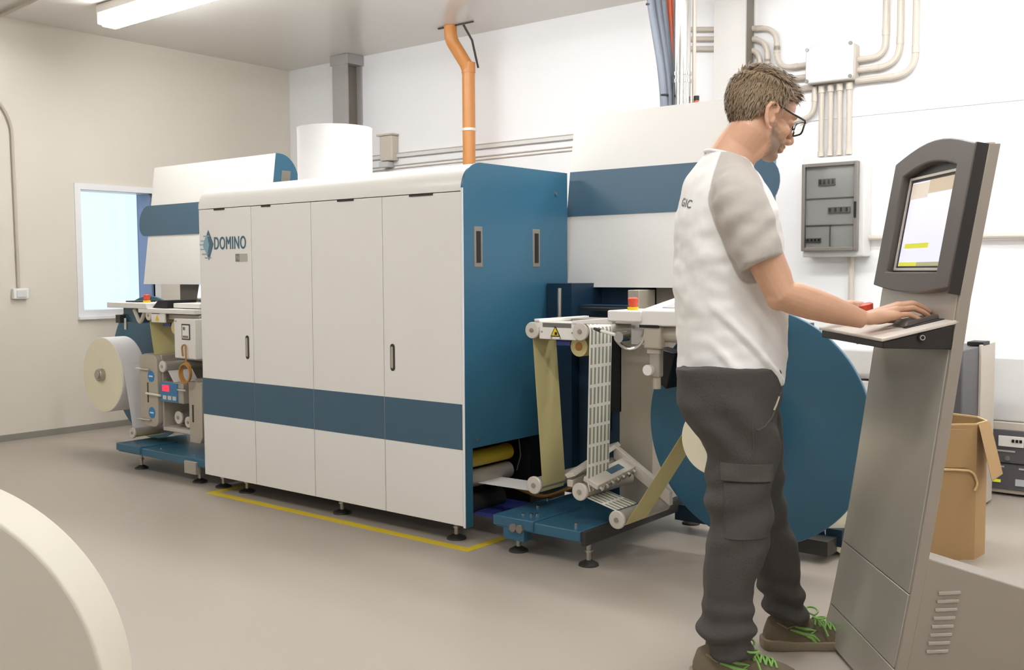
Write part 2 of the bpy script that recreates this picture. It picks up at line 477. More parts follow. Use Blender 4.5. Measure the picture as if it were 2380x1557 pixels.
# ------------------------------------------------------------------ pipes and ducts
t = thing('drain_pipe', 'orange plastic pipe dropping from the ceiling behind the press', 'pipe', (-4.99, 5.6, 0))
path = [(-5.02, 5.56, ZC - .001), (-5.02, 5.56, 2.86), (-4.955, 5.68, 2.66), (-4.955, 5.68, .01)]
MB().tube(bend(path, .05, 5), .047, 20).build('pipe', 'orange_pvc', t)
MB().cyl((-4.955, 5.68, 2.625), (-4.955, 5.68, 2.70), .051, n=20).build('socket', 'orange_pvc', t)
MB().cyl((-4.955, 5.68, 2.205), (-4.955, 5.68, 2.225), .052, n=20).build('clamp', 'white_enamel', t)
MB().tube([(-4.93, 5.60, ZC), (-4.90, 5.66, 2.85), (-4.895, 5.72, 2.66)], .008, 6).build('hanger_wire', 'dark_grey', t)
MB().box(-5.14, -4.80, 5.555, 5.565, ZC - .01, ZC - .001).build('hanger_bar', 'dark_grey', t)
t = thing('cable_tray', 'narrow white cable tray along the back wall behind the orange pipe', 'tray', (-5.2, 5.85, 2.1))
MB().box(-6.2, -2.95, 5.85, 5.875, 2.095, 2.125).build('channel', 'box_grey', t, .003)
MB().box(-6.2, -2.95, 5.847, 5.876, 2.125, 2.131).build('lid', 'conduit', t)
for z in (2.03, 2.005): MB().tube([(-6.25, 5.87, z), (-5.9, 5.87, z + .005), (-3.2, 5.87, z + .02)], .005, 6).build('cable', 'conduit', t)
t = thing('socket_box', 'beige wall socket box above the cable tray', 'socket', (-5.95, 5.83, 2.06))
MB().box(-6.02, -5.88, 5.80, 5.875, 2.07, 2.27).build('housing', 'conduit', t, .008)
MB().box(-6.05, -5.87, 5.79, 5.875, 2.27, 2.285).build('cover', 'conduit', t, .004)
MB().box(-6.03, -5.93, 5.80, 5.875, 2.02, 2.065).build('plug', 'tint_glass', t, .005)

for i, (x0, x1, y, w) in enumerate([(-3.012, -2.916, 5.0, 'farthest from the silver duct'), (-2.998, -2.908, 5.047, 'middle one of the three'), (-2.985, -2.912, 5.094, 'next to the silver duct')]):
    h = thing('grey_hose', 'thick grey hose rising from the press hood, ' + w, 'hose', (x1, y, 1.9), 0, 'grey hoses')
    MB().tube(bend([(x0 - .02, y, ZC), (x0, y, 2.70), (x1 - .02, y, 2.3), (x1, y, 2.1), (x1, y, 1.88)], .2), .0215, 14).build('hose', 'hose_grey', h)
    if i == 0:
        MB().cyl((x0, y, 2.655), (x0 + .003, y, 2.665), .0235, n=14).build('tie', 'black', h)
        MB().cyl((x1, y, 2.145), (x1, y, 2.155), .0235, n=14).build('tie', 'black', h)
for i, (x0, x1, w) in enumerate([(-2.994, -2.960, 'nearest the grey hoses'), (-2.970, -2.942, 'in the middle of the bundle'), (-2.946, -2.925, 'nearest the silver duct')]):
    tag(MB().tube(bend([(x0, 5.15, ZC), (x0 + .002, 5.15, 2.68), (x1, 5.15, 2.40), (x1 + .01, 5.15, 1.9)], .15), .0105, 8).build('orange_cable', 'orange_cable'),
        'orange cable hanging beside the silver duct, ' + w, 'cable', 'orange cables')
t = thing('air_duct', 'shiny silver metal air duct rising from the press hood', 'duct', (-2.84, 5.06, 1.9))
MB().cyl((-2.84, 5.06, 1.88), (-2.84, 5.06, ZC), .048, n=24).build('duct', 'chrome', t)
for z in (2.215, 2.255): MB().cyl((-2.84, 5.06, z), (-2.84, 5.06, z + .02), .053, n=24).build('joint_ring', 'chrome', t)
tag(MB().tube([(-2.802, 5.13, ZC), (-2.802, 5.13, 1.9)], .011, 8).build('pale_cable', 'conduit'), 'pale cable hanging straight down beside the silver duct', 'cable')
t = thing('orange_hose', 'short orange hose end with black fitting above the press hood', 'hose', (-2.775, 5.11, 1.9))
MB().cyl((-2.775, 5.11, 1.88), (-2.775, 5.11, 2.12), .012).build('hose', 'orange_cable', t)
MB().cyl((-2.775, 5.11, 2.12), (-2.775, 5.11, 2.145), .015).build('fitting', 'black', t)

# ------------------------------------------------------------------ electrics on the back wall at right
YW = YB - .03
def conduit(label, pts, r=.016, grp='pale wall conduits', rr=.1):
    t = thing('conduit_pipe', label, 'conduit', pts[-1], 0, grp)
    MB().tube(bend(pts, rr, 7), r, 10).build('pipe', 'conduit', t)
    P = [Vector(p) for p in pts]
    for i in range(1, len(P) - 1):
        for q in (P[i - 1], P[i + 1]):
            d = q - P[i]
            if d.length > rr * 1.6: MB().cyl(P[i] + d.normalized() * rr * .95, P[i] + d.normalized() * (rr * .95 + .04), r * 1.13, n=12).build('coupling', 'conduit', t)
    return t
for i, (x, zt, zb) in enumerate([(-2.635, 2.66, 2.385), (-2.695, 2.60, 2.315), (-2.745, 2.54, 2.25)]):
    w = ['outermost', 'middle', 'innermost'][i]
    conduit('S-bent pale conduit between the pale column and the white junction box, %s bend' % w, [(-3.3, YW, zt + .06), (-2.9, YW, zt), (x, YW, zt - .03), (x, YW, zb), (-2.40, YW, zb)], .016, 'S-bent conduits', .10)
for i, (x, z) in enumerate([(-1.985, 2.375), (-1.905, 2.315), (-1.82, 2.255)]):
    w = ['inner', 'middle', 'outer'][i]
    conduit('pale conduit turning up from the white junction box, %s of three' % w, [(-2.15, YW, z), (x, YW, z), (x, YW, ZC)], .018, 'upturned conduits', .12)
for i, x in enumerate([-2.352, -2.298, -2.244, -2.188]):
    w = ['nearest the curved stub', 'second from the curved stub', 'third from the curved stub', 'farthest from the curved stub'][i]
    c = conduit('straight pale conduit from junction box down to breaker panel, ' + w, [(x, YW, 2.24), (x, YW, 1.84)], .015, 'straight conduits')
    MB().cyl((x, YW, 2.21), (x, YW, 2.25), .02, n=12).build('coupling', 'conduit', c)
    MB().cyl((x, YW, 1.84), (x, YW, 1.87), .019, n=12).build('coupling', 'conduit', c)
conduit('curved pale conduit stub leaving the junction box underside', [(-2.395, YW, 2.25), (-2.395, YW, 2.07), (-2.7, YW, 2.06)], .015, None, .1)
conduit('pale conduit running down from the breaker panel underside', [(-2.16, YW, 1.25), (-2.16, YW, .03)], .016, None)
conduit('pale horizontal conduit from the breaker panel behind the terminal', [(-2.07, YW, 1.355), (.8, YW, 1.33)], .015, None)
t = thing('junction_box', 'white wall junction box with grey screws and arched lid', 'junction box', (-2.29, 5.82, 2.25))
top = [(-2.42, 2.26), (-2.15, 2.26), (-2.14, 2.28), (-2.14, 2.46)] + [(-2.14 - .29 * k / 8, 2.46 + .035 * math.sin(PI * k / 8)) for k in range(1, 8)] + [(-2.43, 2.46), (-2.43, 2.28)]
MB().prism('y', top, 5.80, 5.874).build('housing', 'conduit', t, .006)
lid = [(x + (.004 if x < -2.3 else -.004), z) for x, z in top]
MB().prism('y', lid, 5.775, 5.80).build('lid', 'box_grey', t, .008)
for sx, sz in ((-2.415, 2.275), (-2.158, 2.275), (-2.158, 2.46), (-2.415, 2.455)):
    MB().cyl((sx, 5.768, sz), (sx, 5.776, sz), .011, n=12).build('screw', 'tint_dark', t)
t = thing('breaker_panel', 'white electrical breaker panel with smoked window door', 'breaker panel', (-2.26, 5.8, 1.25))
X0, X1 = -2.425, -2.06
MB().box(X0, X1, 5.765, 5.874, 1.25, 1.825).build('housing', 'box_grey', t, .008)
MB().box(X0 + .012, X1 - .035, 5.752, 5.765, 1.30, 1.775).build('inner_plate', 'tint_glass', t, .003)
for (z0, z1, xa, xb) in [(1.66, 1.70, .10, .20), (1.50, 1.535, .16, .29), (1.335, 1.36, .03, .12)]:
    b = MB().box(X0 + xa, X0 + xb, 5.742, 5.752, z0, z1).build('breaker_row', 'tint_dark', t, .002)
    mm = MB()
    for k in range(4): mm.box(X0 + xa + .008 + k * (xb - xa) / 4, X0 + xa + .018 + k * (xb - xa) / 4, 5.737, 5.742, z0 + .008, z1 - .006)
    mm.build('toggle', 'black', b)
m = MB()
for z in (1.585, 1.43): m.box(X0 + .02, X1 - .05, 5.746, 5.752, z, z + .006)
m.box(X0 + .17, X0 + .175, 5.746, 5.752, 1.31, 1.43)
m.build('divider', 'tint_lines', t)
m = MB(); m.box(X0 + .006, X0 + .026, 5.728, 5.765, 1.285, 1.79).box(X1 - .05, X1 - .03, 5.728, 5.765, 1.285, 1.79).box(X0 + .026, X1 - .05, 5.728, 5.765, 1.77, 1.79).box(X0 + .026, X1 - .05, 5.728, 5.765, 1.285, 1.305)
dr = m.build('door', 'tint_dark', t, .003)
MB().box(X0 + .026, X1 - .05, 5.730, 5.733, 1.305, 1.77).build('pane', 'smoked_door', dr)
MB().box(X1 - .047, X1 - .034, 5.722, 5.728, 1.47, 1.56).build('latch', 'black', dr)

# ================================================================== the printing press
PX0, PX1, PY0, PY1 = -4.742, -2.855, 3.222, 3.975
press = thing('printing_press', 'large white label printing press with blue stripe and blue end panel', 'printing press', ((PX0 + PX1) / 2, 3.9, 0))
prof = [(PY0, 1.518)] + [(PY0 + .115 - .115 * math.cos(math.radians(a)), 1.525 + .115 * math.sin(math.radians(a))) for a in range(0, 91, 9)] + [(PY1, 1.64), (PY1, 1.518)]
MB().prism('x', prof, PX0, PX1).build('top_cover', 'cover_white', press, smooth=25)
MB().box(PX0 + .01, PX1 - .30, PY0 + .022, PY1, .085, 1.515).build('body', 'gap', press)
MB().box(PX1 - .30, PX1 - .012, PY0 + .022, PY1, .46, 1.515).build('body', 'gap', press)
MB().box(PX1 - .30, PX1 - .012, 3.70, PY1, .085, .46).build('body', 'black', press)
MB().box(PX0 + .002, PX0 + .01, PY0 + .002, PY1, .082, 1.515).build('side_panel', 'press_white', press)
seams = [PX0, -4.290, -3.826, -3.335, PX1 - .004]
latch = [(-4.60, -4.51), (-4.20, -4.13), (-3.63, -3.52), (-3.16, -3.02)]
for i in range(4):
    g = .0018
    xa, xb = seams[i] + g, seams[i + 1] - g
    d = MB().box(xa, xb, PY0, PY0 + .02, .082, 1.5145).build('door', 'press_white', press, .002)
    MB().box(xa, xb, PY0 - .0012, PY0, .414, .611).build('blue_stripe', 'band_blue', d)
    a, b = latch[i]
    MB().box(a, b, PY0 - .004, PY0 + .002, 1.5065, 1.5145).build('latch', 'gap', d)
    if i in (0, 3):
        hx = (-4.340, -3.278)[i == 3]
        pts = arc(hx, .745 + .0, .014, 180, 360, 8) + arc(hx, .84, .014, 0, 180, 8)
        MB().prism('y', pts, PY0 - .002, PY0 + .004).build('handle_slot', 'gap', d)
        pts = arc(hx - .003, .75, .007, 180, 360, 6) + arc(hx - .003, .835, .007, 0, 180, 6)
        MB().prism('y', pts, PY0 - .003, PY0 + .003).build('handle_plate', 'cast_beige', d)
# emblem: pointed diamond with speed lines, word and small tag
LY = PY0 - .0015
m = MB(); m.prism('y', [(-4.655, 1.405), (-4.612, 1.33), (-4.655, 1.245), (-4.668, 1.27), (-4.650, 1.325), (-4.668, 1.385)], LY - .001, LY)
m.build('emblem', 'logo_teal', press)
m = MB(); m.prism('y', [(-4.668, 1.385), (-4.650, 1.325), (-4.668, 1.27), (-4.705, 1.318), (-4.700, 1.340)], LY - .0006, LY)
for z, x in ((1.37, -4.70), (1.345, -4.725), (1.325, -4.735), (1.30, -4.73), (1.275, -4.715), (1.255, -4.69)):
    m.box(x, x + .055, LY - .0012, LY, z, z + .006)
m.build('emblem_lines', 'logo_pale', press)
me = text_mesh('DOMINO', .092, .0006)
bb = [v.co.copy() for v in me.vertices]; w = max(v.x for v in bb) - min(v.x for v in bb); x0 = min(v.x for v in bb)
for v in me.vertices: v.co = Vector((-4.605 + (v.co.x - x0) * .272 / w, LY - v.co.z, 1.302 + v.co.y * 1.0))
link_mesh('lettering', me, 'logo_teal', press)
MB().box(-4.422, -4.388, LY - .001, LY, 1.235, 1.275).build('model_tag', 'tag_dark', press)
MB().box(-4.388, -4.325, LY - .001, LY, 1.235, 1.275).build('model_tag', 'tag_light', press)
me = text_mesh('N', .032, .0004)
for v in me.vertices: v.co = Vector((-4.415 + v.co.x, LY - .0012 - v.co.z, 1.245 + v.co.y))
link_mesh('tag_letter', me, 'tag_light', press)
# blue end panel with a cut-out at its foot
R_ = .118
outer = [(PY0 - .002, .075), (PY0 - .002, 1.525)] + [(PY0 - .002 + R_ - R_ * math.cos(math.radians(a)), 1.525 + R_ * math.sin(math.radians(a))) for a in range(6, 91, 7)] + [(PY1, 1.643), (PY1, .416), (3.272, .416), (3.272, .075)]
ep = MB().prism('x', outer, PX1 - .004, PX1 + .008).build('end_panel', 'press_blue', press, .0015, smooth=25)
for y in (3.318, 3.728):
    MB().box(PX1 + .004, PX1 + .010, y - .028, y + .028, 1.195, 1.37).build('handle_plate', 'column_web', ep, .003)
    MB().box(PX1 + .006, PX1 + .0115, y - .014, y + .014, 1.215, 1.35).build('handle_slot', 'black', ep)
for (y, z) in ((3.30, .452), (3.88, 1.54)):
    MB().cyl((PX1 + .008, y, z), (PX1 + .013, y, z), .008, n=12).build('bolt', 'chrome', ep)
MB().box(PX1 - .002, PX1 + .0095, PY0 - .004, PY0 - .001, .078, 1.53).build('edge_trim', 'frame_white', ep)
# rollers and web inside the cut-out
MB().box(PX1 - .06, PX1 - .03, 3.285, 3.30, .085, .416).build('inner_frame', 'dark_grey', press)
r = MB().cyl((PX1 - .09, 3.305, .345), (PX1 - .09, 3.63, .345), .038).build('roller', 'roller_yellow', press)
MB().cyl((PX1 - .09, 3.285, .345), (PX1 - .09, 3.305, .345), .014).build('roller_shaft', 'chrome', r)
MB().cyl((PX1 - .10, 3.305, .255), (PX1 - .10, 3.64, .255), .040).build('roller', 'machined', press)
MB().cyl((PX1 - .12, 3.305, .135), (PX1 - .12, 3.60, .135), .045).build('roller', 'dark_grey', press)
MB().box(PX1 - .20, PX1 + .2, 3.40, 3.68, .085, .105).build('drip_tray', 'blue_clip', press)
m = MB(); m.tube([(PX1 - .03, 3.64, .41), (PX1 - .02, 3.64, .33), (PX1 - .035, 3.63, .26)], .004, 6).build('wire', 'dark_grey', press)
for (x, y) in ((-2.962, 3.29), (-3.722, 3.30), (-4.494, 3.314), (-4.70, 3.31), (-2.962, 3.88), (-4.6, 3.88)):
    f = MB().cyl((x, y, .018), (x, y, .09), .010, n=10).build('foot', 'steel', press)
    MB().tube([(x, y, 0), (x, y, .008), (x, y, .02)], [.045, .043, .016], 16).build('foot_pad', 'dark_grey', f)
    MB().cyl((x, y, .05), (x, y, .058), .018, n=6).build('nut', 'steel', f)
DX, DY, DR, DZ = -4.206, 3.72, .20, 1.944
t = thing('extraction_drum', 'white cylindrical extraction drum standing on the press top', 'drum', (DX, DY, 1.64))
MB().cyl((DX, DY, 1.641), (DX, DY, DZ), DR, n=64).build('drum', 'frame_white', t)
MB().tube([(DX, DY, DZ - .001), (DX, DY, DZ + .006), (DX, DY, DZ + .008)], [DR + .002, DR + .002, DR * .8], 64).build('rim', 'frame_white', t)
MB().hexa([(DX - .185, DY - .09, DZ - .03), (DX - .165, DY - .11, DZ - .03), (DX - .16, DY - .10, DZ - .03), (DX - .18, DY - .08, DZ - .03)], [(DX - .195, DY - .095, DZ + .012), (DX - .170, DY - .115, DZ + .0), (DX - .165, DY - .105, DZ + .0), (DX - .19, DY - .085, DZ + .012)]).build('lug', 'frame_white', t)
m = MB()
m.box(-4.655, -2.78, 3.158, 3.205, 0, .0015).box(-2.825, -2.778, 3.205, 4.3, 0, .0015).box(-4.655, -4.608, 3.205, 3.62, 0, .0015)
tag(m.build('floor_marking', 'tape_yellow'), 'yellow tape line marking the floor round the press', 'floor tape')

# ------------------------------------------------------------------ hoods shared by both web units
def hood(t, x0, x1, px0, px1, capx):
    """leaning sheet cover, curled over at its top; px0..px1 the blue band that overhangs its outer end"""
    def yz(z): return 3.98 + (z - 1.10) * .135
    zt = 1.925
    curl = [(yz(1.10), 1.10), (yz(zt), zt)] + [(yz(zt) + .02 + .15 * math.sin(math.radians(a)), zt - .17 * (1 - math.cos(math.radians(a)))) for a in range(0, 91, 10)]
    inner = [(y + .010, z) for y, z in curl[:1]] + [(y + .010, z - .010) for y, z in curl[1:3]] + [(y - .010, z - .008) for y, z in curl[3:]]
    MB().prism('x', curl + inner[::-1], x0, x1).build('hood', 'press_white', t, smooth=30)
    z0, z1 = 1.44, 1.655
    out = px0 if px0 < x0 else px1; ins = px1 if px0 < x0 else px0; sg = -1 if out < x0 else 1
    h = (z1 - z0) / 2
    poly = [(ins, z0), (out - sg * .09, z0)] + [(out - sg * .09 + sg * .09 * math.sin(PI * k / 12), (z0 + z1) / 2 - h * math.cos(PI * k / 12)) for k in range(1, 12)] + [(out - sg * .09, z1), (ins, z1)]
    b = MB(); lo = []; hi = []
    for (x, z) in poly: lo.append((x, yz(z) - .004, z)); hi.append((x, yz(z) + .001, z))
    n = len(poly); b.add(lo + hi, [tuple(range(n)), tuple(range(n, 2 * n))[::-1]] + [(i, n + i, n + (i + 1) % n, (i + 1) % n) for i in range(n)])
    b.build('blue_band', 'band_blue', t)
    end = curl + [(curl[-1][0], 1.30), (yz(1.1) + .10, 1.12)]
    e = MB().prism('x', end, capx, capx + .012).build('end_plate', 'press_blue', t)
    MB().prism('x', [(yz(1.5) + .06, 1.5), (yz(1.82) + .05, 1.82), (yz(1.82) + .12, 1.82), (yz(1.5) + .13, 1.5)], capx + .012, capx + .014).build('end_opening', 'column_web', e)

def disc_guard(t, cx, cz, r, y):
    MB().cyl((cx, y, cz), (cx, y + .02, cz), r, n=96).build('disc_guard', 'press_blue', t, .003)
def platform(t, x0, x1, y0, y1):
    p = MB().box(x0, x1, y0, y1, .104, .148).build('platform', 'press_blue', t, .004)
    return p
def lev_foot(t, x, y, h):
    f = MB().cyl((x, y, .018), (x, y, h), .010, n=10).build('foot', 'steel', t)
    MB().tube([(x, y, 0), (x, y, .008), (x, y, .022)], [.042, .04, .014], 16).build('foot_pad', 'dark_grey', f)
    MB().cyl((x, y, .055), (x, y, .063), .018, n=6).build('nut', 'steel', f)
def roller(t, x, z, y0, y1, r, name='roller', m1='machined', re=None):
    re = re or r * 1.12
    o = MB().cyl((x, y0, z), (x, y1, z), r, n=24).build(name, m1, t)
    MB().cyl((x, y0 - .014, z), (x, y0, z), re, n=28).build('end_disc', 'roller_end', o, .003)
    MB().cyl((x, y0 - .018, z), (x, y0 - .013, z), re * .28, n=12).build('shaft_end', 'steel', o)
    return o
def estop(t, x, y, z):
    b = MB().cyl((x, y, z), (x, y, z + .012), .022, n=20).build('button_base', 'yellow', t)
    MB().tube([(x, y, z + .012), (x, y, z + .022), (x, y, z + .045), (x, y, z + .05)], [.016, .018, .021, .015], 20).build('stop_button', 'red', b)

# ================================================================== rewinder (by the operator)
rw = thing('rewinder_unit', 'label rewinder with white hood and large blue disc beside the press', 'rewinder', (-2.1, 3.7, 0))
hood(rw, -2.885, -1.93, -2.885, -1.80, -1.93)
disc_guard(rw, -1.768, .551, .476, 3.74)
MB().box(-2.66, -2.55, 3.245, 3.30, .06, .118).build('bracket', 'press_blue', rw, .003)
pl = platform(rw, -2.705, -2.27, 3.25, 4.25)
MB().box(-2.712, -2.50, 3.242, 3.60, .112, .155).build('step_plate', 'press_blue', rw, .004)
for (x, y) in ((-2.60, 3.31), (-2.64, 3.46), (-2.69, 3.60), (-2.33, 3.31), (-2.575, 3.33), (-2.555, 3.345)):
    MB().cyl((x, y, .147), (x, y, .162), .008, n=10).build('bolt', 'chrome', pl)
for x in (-2.60, -2.565):
    MB().cyl((x, 3.232, .115), (x, 3.246, .115), .017, n=16).build('bolt', 'column_web', rw)
MB().box(-2.27, -2.25, 3.258, 4.2, .09, .146).build('side_rail', 'dark_grey', rw)
lev_foot(rw, -2.62, 3.30, .10); lev_foot(rw, -2.27, 3.31, .10); lev_foot(rw, -2.62, 4.15, .10); lev_foot(rw, -2.27, 4.15, .10)
# upright frame behind the rollers
MB().box(-2.84, -2.70, 3.80, 4.35, .15, 1.12).build('frame_post', 'navy', rw)
MB().box(-2.70, -2.44, 3.86, 4.35, .15, 1.02).build('back_panel', 'navy', rw)
MB().box(-2.60, -2.56, 3.84, 3.87, .15, .92).build('rail', 'dark_grey', rw)
MB().box(-2.505, -2.43, 3.80, 3.87, .55, .98).build('slot_cover', 'black', rw)
MB().box(-2.44, -2.27, 3.80, 4.30, .15, 1.0).build('post_cover', 'cast_beige', rw, .004)
MB().box(-2.60, -2.52, 3.82, 3.86, .45, .75).build('cylinder_cover', 'machined', rw, .01)
MB().cyl((-2.56, 3.80, .60), (-2.56, 3.80, .88), .018).build('piston', 'steel', rw)
MB().box(-2.52, -1.62, 3.78, 3.98, .93, .962).build('inspection_bed', 'dark_grey', rw)
MB().box(-2.40, -1.95, 4.05, 4.25, 1.0, 1.30).build('hood_back', 'column_web', rw)
MB().box(-2.83, -2.42, 4.05, 4.25, 1.0, 1.30).build('hood_back', 'navy', rw)
for x in (-2.17, -2.02, -1.87):
    MB().cyl((x, 4.035, 1.10), (x, 4.05, 1.10), .012, n=12).build('knob', 'black', rw)
MB().box(-2.46, -2.40, 3.90, 4.04, 1.0, 1.09).build('sensor_bracket', 'cast_beige', rw, .003)
MB().box(-2.62, -2.42, 3.75, 3.88, 1.0, 1.012).build('shelf', 'black', rw)
MB().cyl((-2.71, 3.72, .96), (-2.71, 3.72, 1.10), .010).build('stay_rod', 'steel', rw)
MB().box(-2.84, -2.72, 3.99, 4.2, 1.09, 1.10).build('hood_flange', 'navy', rw)
# web table
RA, RB, RC, RD, RE = (-2.598, .930), (-2.352, .932), (-2.592, .272), (-2.356, .275), (-2.176, .186)
YR0, YR1 = 3.382, 3.74
roller(rw, *RA, YR0, YR1, .030, re=.035); roller(rw, *RB, YR0, YR1, .030, re=.037)
roller(rw, *RC, YR0, YR1, .030, re=.038); roller(rw, *RD, YR0, YR1, .030, re=.037); roller(rw, *RE, YR0, YR1, .032, re=.037)
sp = MB().box(-2.565, -2.375, 3.376, 3.388, .895, .968).build('side_plate', 'white_enamel', rw, .003)
MB().box(-2.545, -2.40, 3.3745, 3.3765, .945, .963).build('window_slot', 'tint_dark', sp)
tri = [(-2.505, .907), (-2.455, .907), (-2.480, .953)]
MB().prism('y', tri, 3.3745, 3.376).build('warning_sticker', 'black', sp)
MB().prism('y', [(-2.499, .911), (-2.461, .911), (-2.480, .945)], 3.3735, 3.3745).build('warning_field', 'yellow', sp)
MB().box(-2.482, -2.470, 3.373, 3.3736, .914, .926).build('warning_mark', 'black', sp)
for x in (-2.55, -2.395, -2.50, -2.455):
    MB().cyl((x, 3.374, .902 if x in (-2.5, -2.455) else .925), (x, 3.377, .902 if x in (-2.5, -2.455) else .925), .004, n=8).build('screw', 'steel', sp)
MB().hexa([(-2.585, 3.372, .962), (-2.56, 3.372, .962), (-2.56, 3.74, .962), (-2.585, 3.74, .962)], [(-2.59, 3.372, .978), (-2.56, 3.372, .978), (-2.56, 3.74, .978), (-2.59, 3.74, .978)]).build('rail', 'white_enamel', rw, .003)
MB().hexa([(-2.395, 3.372, .962), (-2.20, 3.372, .966), (-2.20, 3.40, .966), (-2.395, 3.40, .962)], [(-2.395, 3.372, .975), (-2.20, 3.372, .992), (-2.20, 3.40, .992), (-2.395, 3.40, .975)]).build('table_edge', 'white_enamel', rw, .003)
MB().box(-2.585, -2.56, 3.372, 3.378, .94, .97).build('rail_end', 'white_enamel', rw, .003)
MB().box(-2.56, -2.2, 3.60, 3.74, .955, .972).build('table_top', 'machined', rw, .002)
bx = MB().box(-2.215, -2.06, 3.36, 3.58, .978, 1.022).build('control_box', 'white_enamel', rw, .006)
estop(rw, -2.145, 3.44, 1.022)
cons = MB().hexa([(-2.075, 3.372, .965), (-1.62, 3.372, .965), (-1.62, 3.70, .965), (-2.075, 3.70, .965)], [(-2.075, 3.372, 1.025), (-1.62, 3.372, 1.025), (-1.62, 3.70, 1.075), (-2.075, 3.70, 1.075)]).build('console', 'white_enamel', rw, .006)
MB().hexa([(-2.0, 3.42, 1.033), (-1.70, 3.42, 1.033), (-1.70, 3.62, 1.0635), (-2.0, 3.62, 1.0635)], [(-2.0, 3.42, 1.036), (-1.70, 3.42, 1.036), (-1.70, 3.62, 1.0665), (-2.0, 3.62, 1.0665)]).build('console_display', 'lcd_grey', cons)
MB().box(-2.06, -1.62, 3.40, 3.72, .90, .965).build('motor_housing', 'cast_beige', rw, .03, seg=4)
MB().box(-2.06, -1.985, 3.378, 3.42, .875, .965).build('bearing_block', 'cast_beige', rw, .008)
MB().box(-2.075, -1.99, 3.373, 3.40, .957, .968).build('rubber_seal', 'black', rw)
ring = [(-2.06 + .075 * math.cos(math.radians(a)) - .075, 3.40, .955 + .085 * math.sin(math.radians(a))) for a in range(-150, 11, 16)]
MB().tube(ring, .008, 8).build('guide_hoop', 'chrome', rw)
MB().box(-2.19, -2.09, 3.50, 3.52, .88, .975).build('deflector', 'chrome', rw)
hub = MB().cyl((-2.165, 3.365, .917), (-2.165, 3.42, .917), .022, n=20).build('clamp_hub', 'chrome', rw)
MB().cyl((-2.18, 3.37, .925), (-2.255, 3.37, .940), .007, n=10).build('lever', 'white_enamel', hub)
MB().cyl((-2.25, 3.37, .939), (-2.285, 3.37, .947), .009, .005, n=10).build('lever_tip', 'dark_grey', hub)
MB().cyl((-2.40, 3.43, .866), (-2.40, 3.56, .866), .042, n=24).build('splice_roll', 'liner_yellow', rw)
MB().cyl((-2.40, 3.428, .866), (-2.40, 3.43, .866), .018, n=16).build('splice_core', 'copper_cable', rw)
MB().box(-2.51, -2.44, 3.42, 3.55, .868, .888).build('tape_clip', 'blue_clip', rw, .004)
rg = MB().box(-2.06, -2.015, 3.42, 3.46, .76, .87).build('pressure_regulator', 'machined', rw, .008)
MB().cyl((-2.055, 3.40, .79), (-2.055, 3.42, .79), .021, n=20).build('gauge', 'white_enamel', rg)
MB().cyl((-2.035, 3.44, .715), (-2.035, 3.44, .76), .016, n=14).build('regulator_knob', 'cast_beige', rg)
MB().box(-2.065, -2.01, 3.415, 3.425, .855, .87).build('tag_plate', 'roller_end', rg)
MB().hexa([(-2.19, 3.62, .76), (-2.10, 3.62, .69), (-2.10, 3.72, .69), (-2.19, 3.72, .76)], [(-2.15, 3.62, .86), (-2.06, 3.62, .84), (-2.06, 3.72, .84), (-2.15, 3.72, .86)]).build('camera_housing', 'black', rw, .006)
# slanted inspection frame near the floor
def slab(t, name, m_, pts, y0, y1, bev=.003, parent=None):
    return MB().prism('y', pts, y0, y1).build(name, m_, parent or t, bev)
fr = MB()
fr.hexa([(-2.43, 3.385, .285), (-2.40, 3.385, .285), (-2.40, 3.72, .33), (-2.43, 3.72, .33)], [(-2.43, 3.385, .315), (-2.40, 3.385, .315), (-2.40, 3.72, .36), (-2.43, 3.72, .36)])
fr.hexa([(-2.40, 3.69, .36), (-2.12, 3.69, .19), (-2.12, 3.72, .19), (-2.40, 3.72, .36)], [(-2.40, 3.69, .42), (-2.12, 3.69, .25), (-2.12, 3.72, .25), (-2.40, 3.72, .42)])
fr.build('inspection_frame', 'panel_beige', rw, .003)
MB().hexa([(-2.44, 3.38, .335), (-2.425, 3.38, .32), (-2.425, 3.73, .40), (-2.44, 3.73, .415)], [(-2.40, 3.38, .350), (-2.385, 3.38, .335), (-2.385, 3.73, .415), (-2.40, 3.73, .43)]).build('frame_rail', 'panel_beige', rw, .002)
bar = MB().hexa([(-2.36, 3.40, .315), (-2.29, 3.40, .285), (-2.29, 3.70, .320), (-2.36, 3.70, .350)], [(-2.355, 3.40, .335), (-2.285, 3.40, .305), (-2.285, 3.70, .340), (-2.355, 3.70, .370)]).build('scan_bar', 'panel_beige', rw, .003)
MB().hexa([(-2.335, 3.53, .3395), (-2.305, 3.53, .327), (-2.305, 3.63, .339), (-2.335, 3.63, .3515)], [(-2.335, 3.53, .3425), (-2.305, 3.53, .330), (-2.305, 3.63, .342), (-2.335, 3.63, .3545)]).build('scan_window', 'band_blue', bar)
for k in range(7):
    y = 3.42 + k * .042
    MB().cyl((-2.288, y, .293 + k * .0049), (-2.276, y, .287 + k * .0049), .009, n=10).build('thumb_screw', 'chrome', bar)
m = MB()
for k, dz in ((0, 0), (1, .02), (2, .035)): m.tube(bend([(-2.84, 3.55, .20 + dz), (-2.70, 3.56, .17), (-2.62, 3.6, .2), (-2.50, 3.72, .26 + dz)], .06), .006, 6)
m.build('cable', 'copper_cable', rw)
MB().cyl((-2.0, 3.95, .06), (-1.6, 3.95, .06), .025).build('cross_bar', 'machined', rw)
MB().box(-1.98, -1.52, 3.9, 4.0, .03, .09).build('rear_skid', 'dark_grey', rw)
MB().box(-2.27, -1.5, 4.0, 4.1, .05, .12).build('cross_member', 'navy', rw)
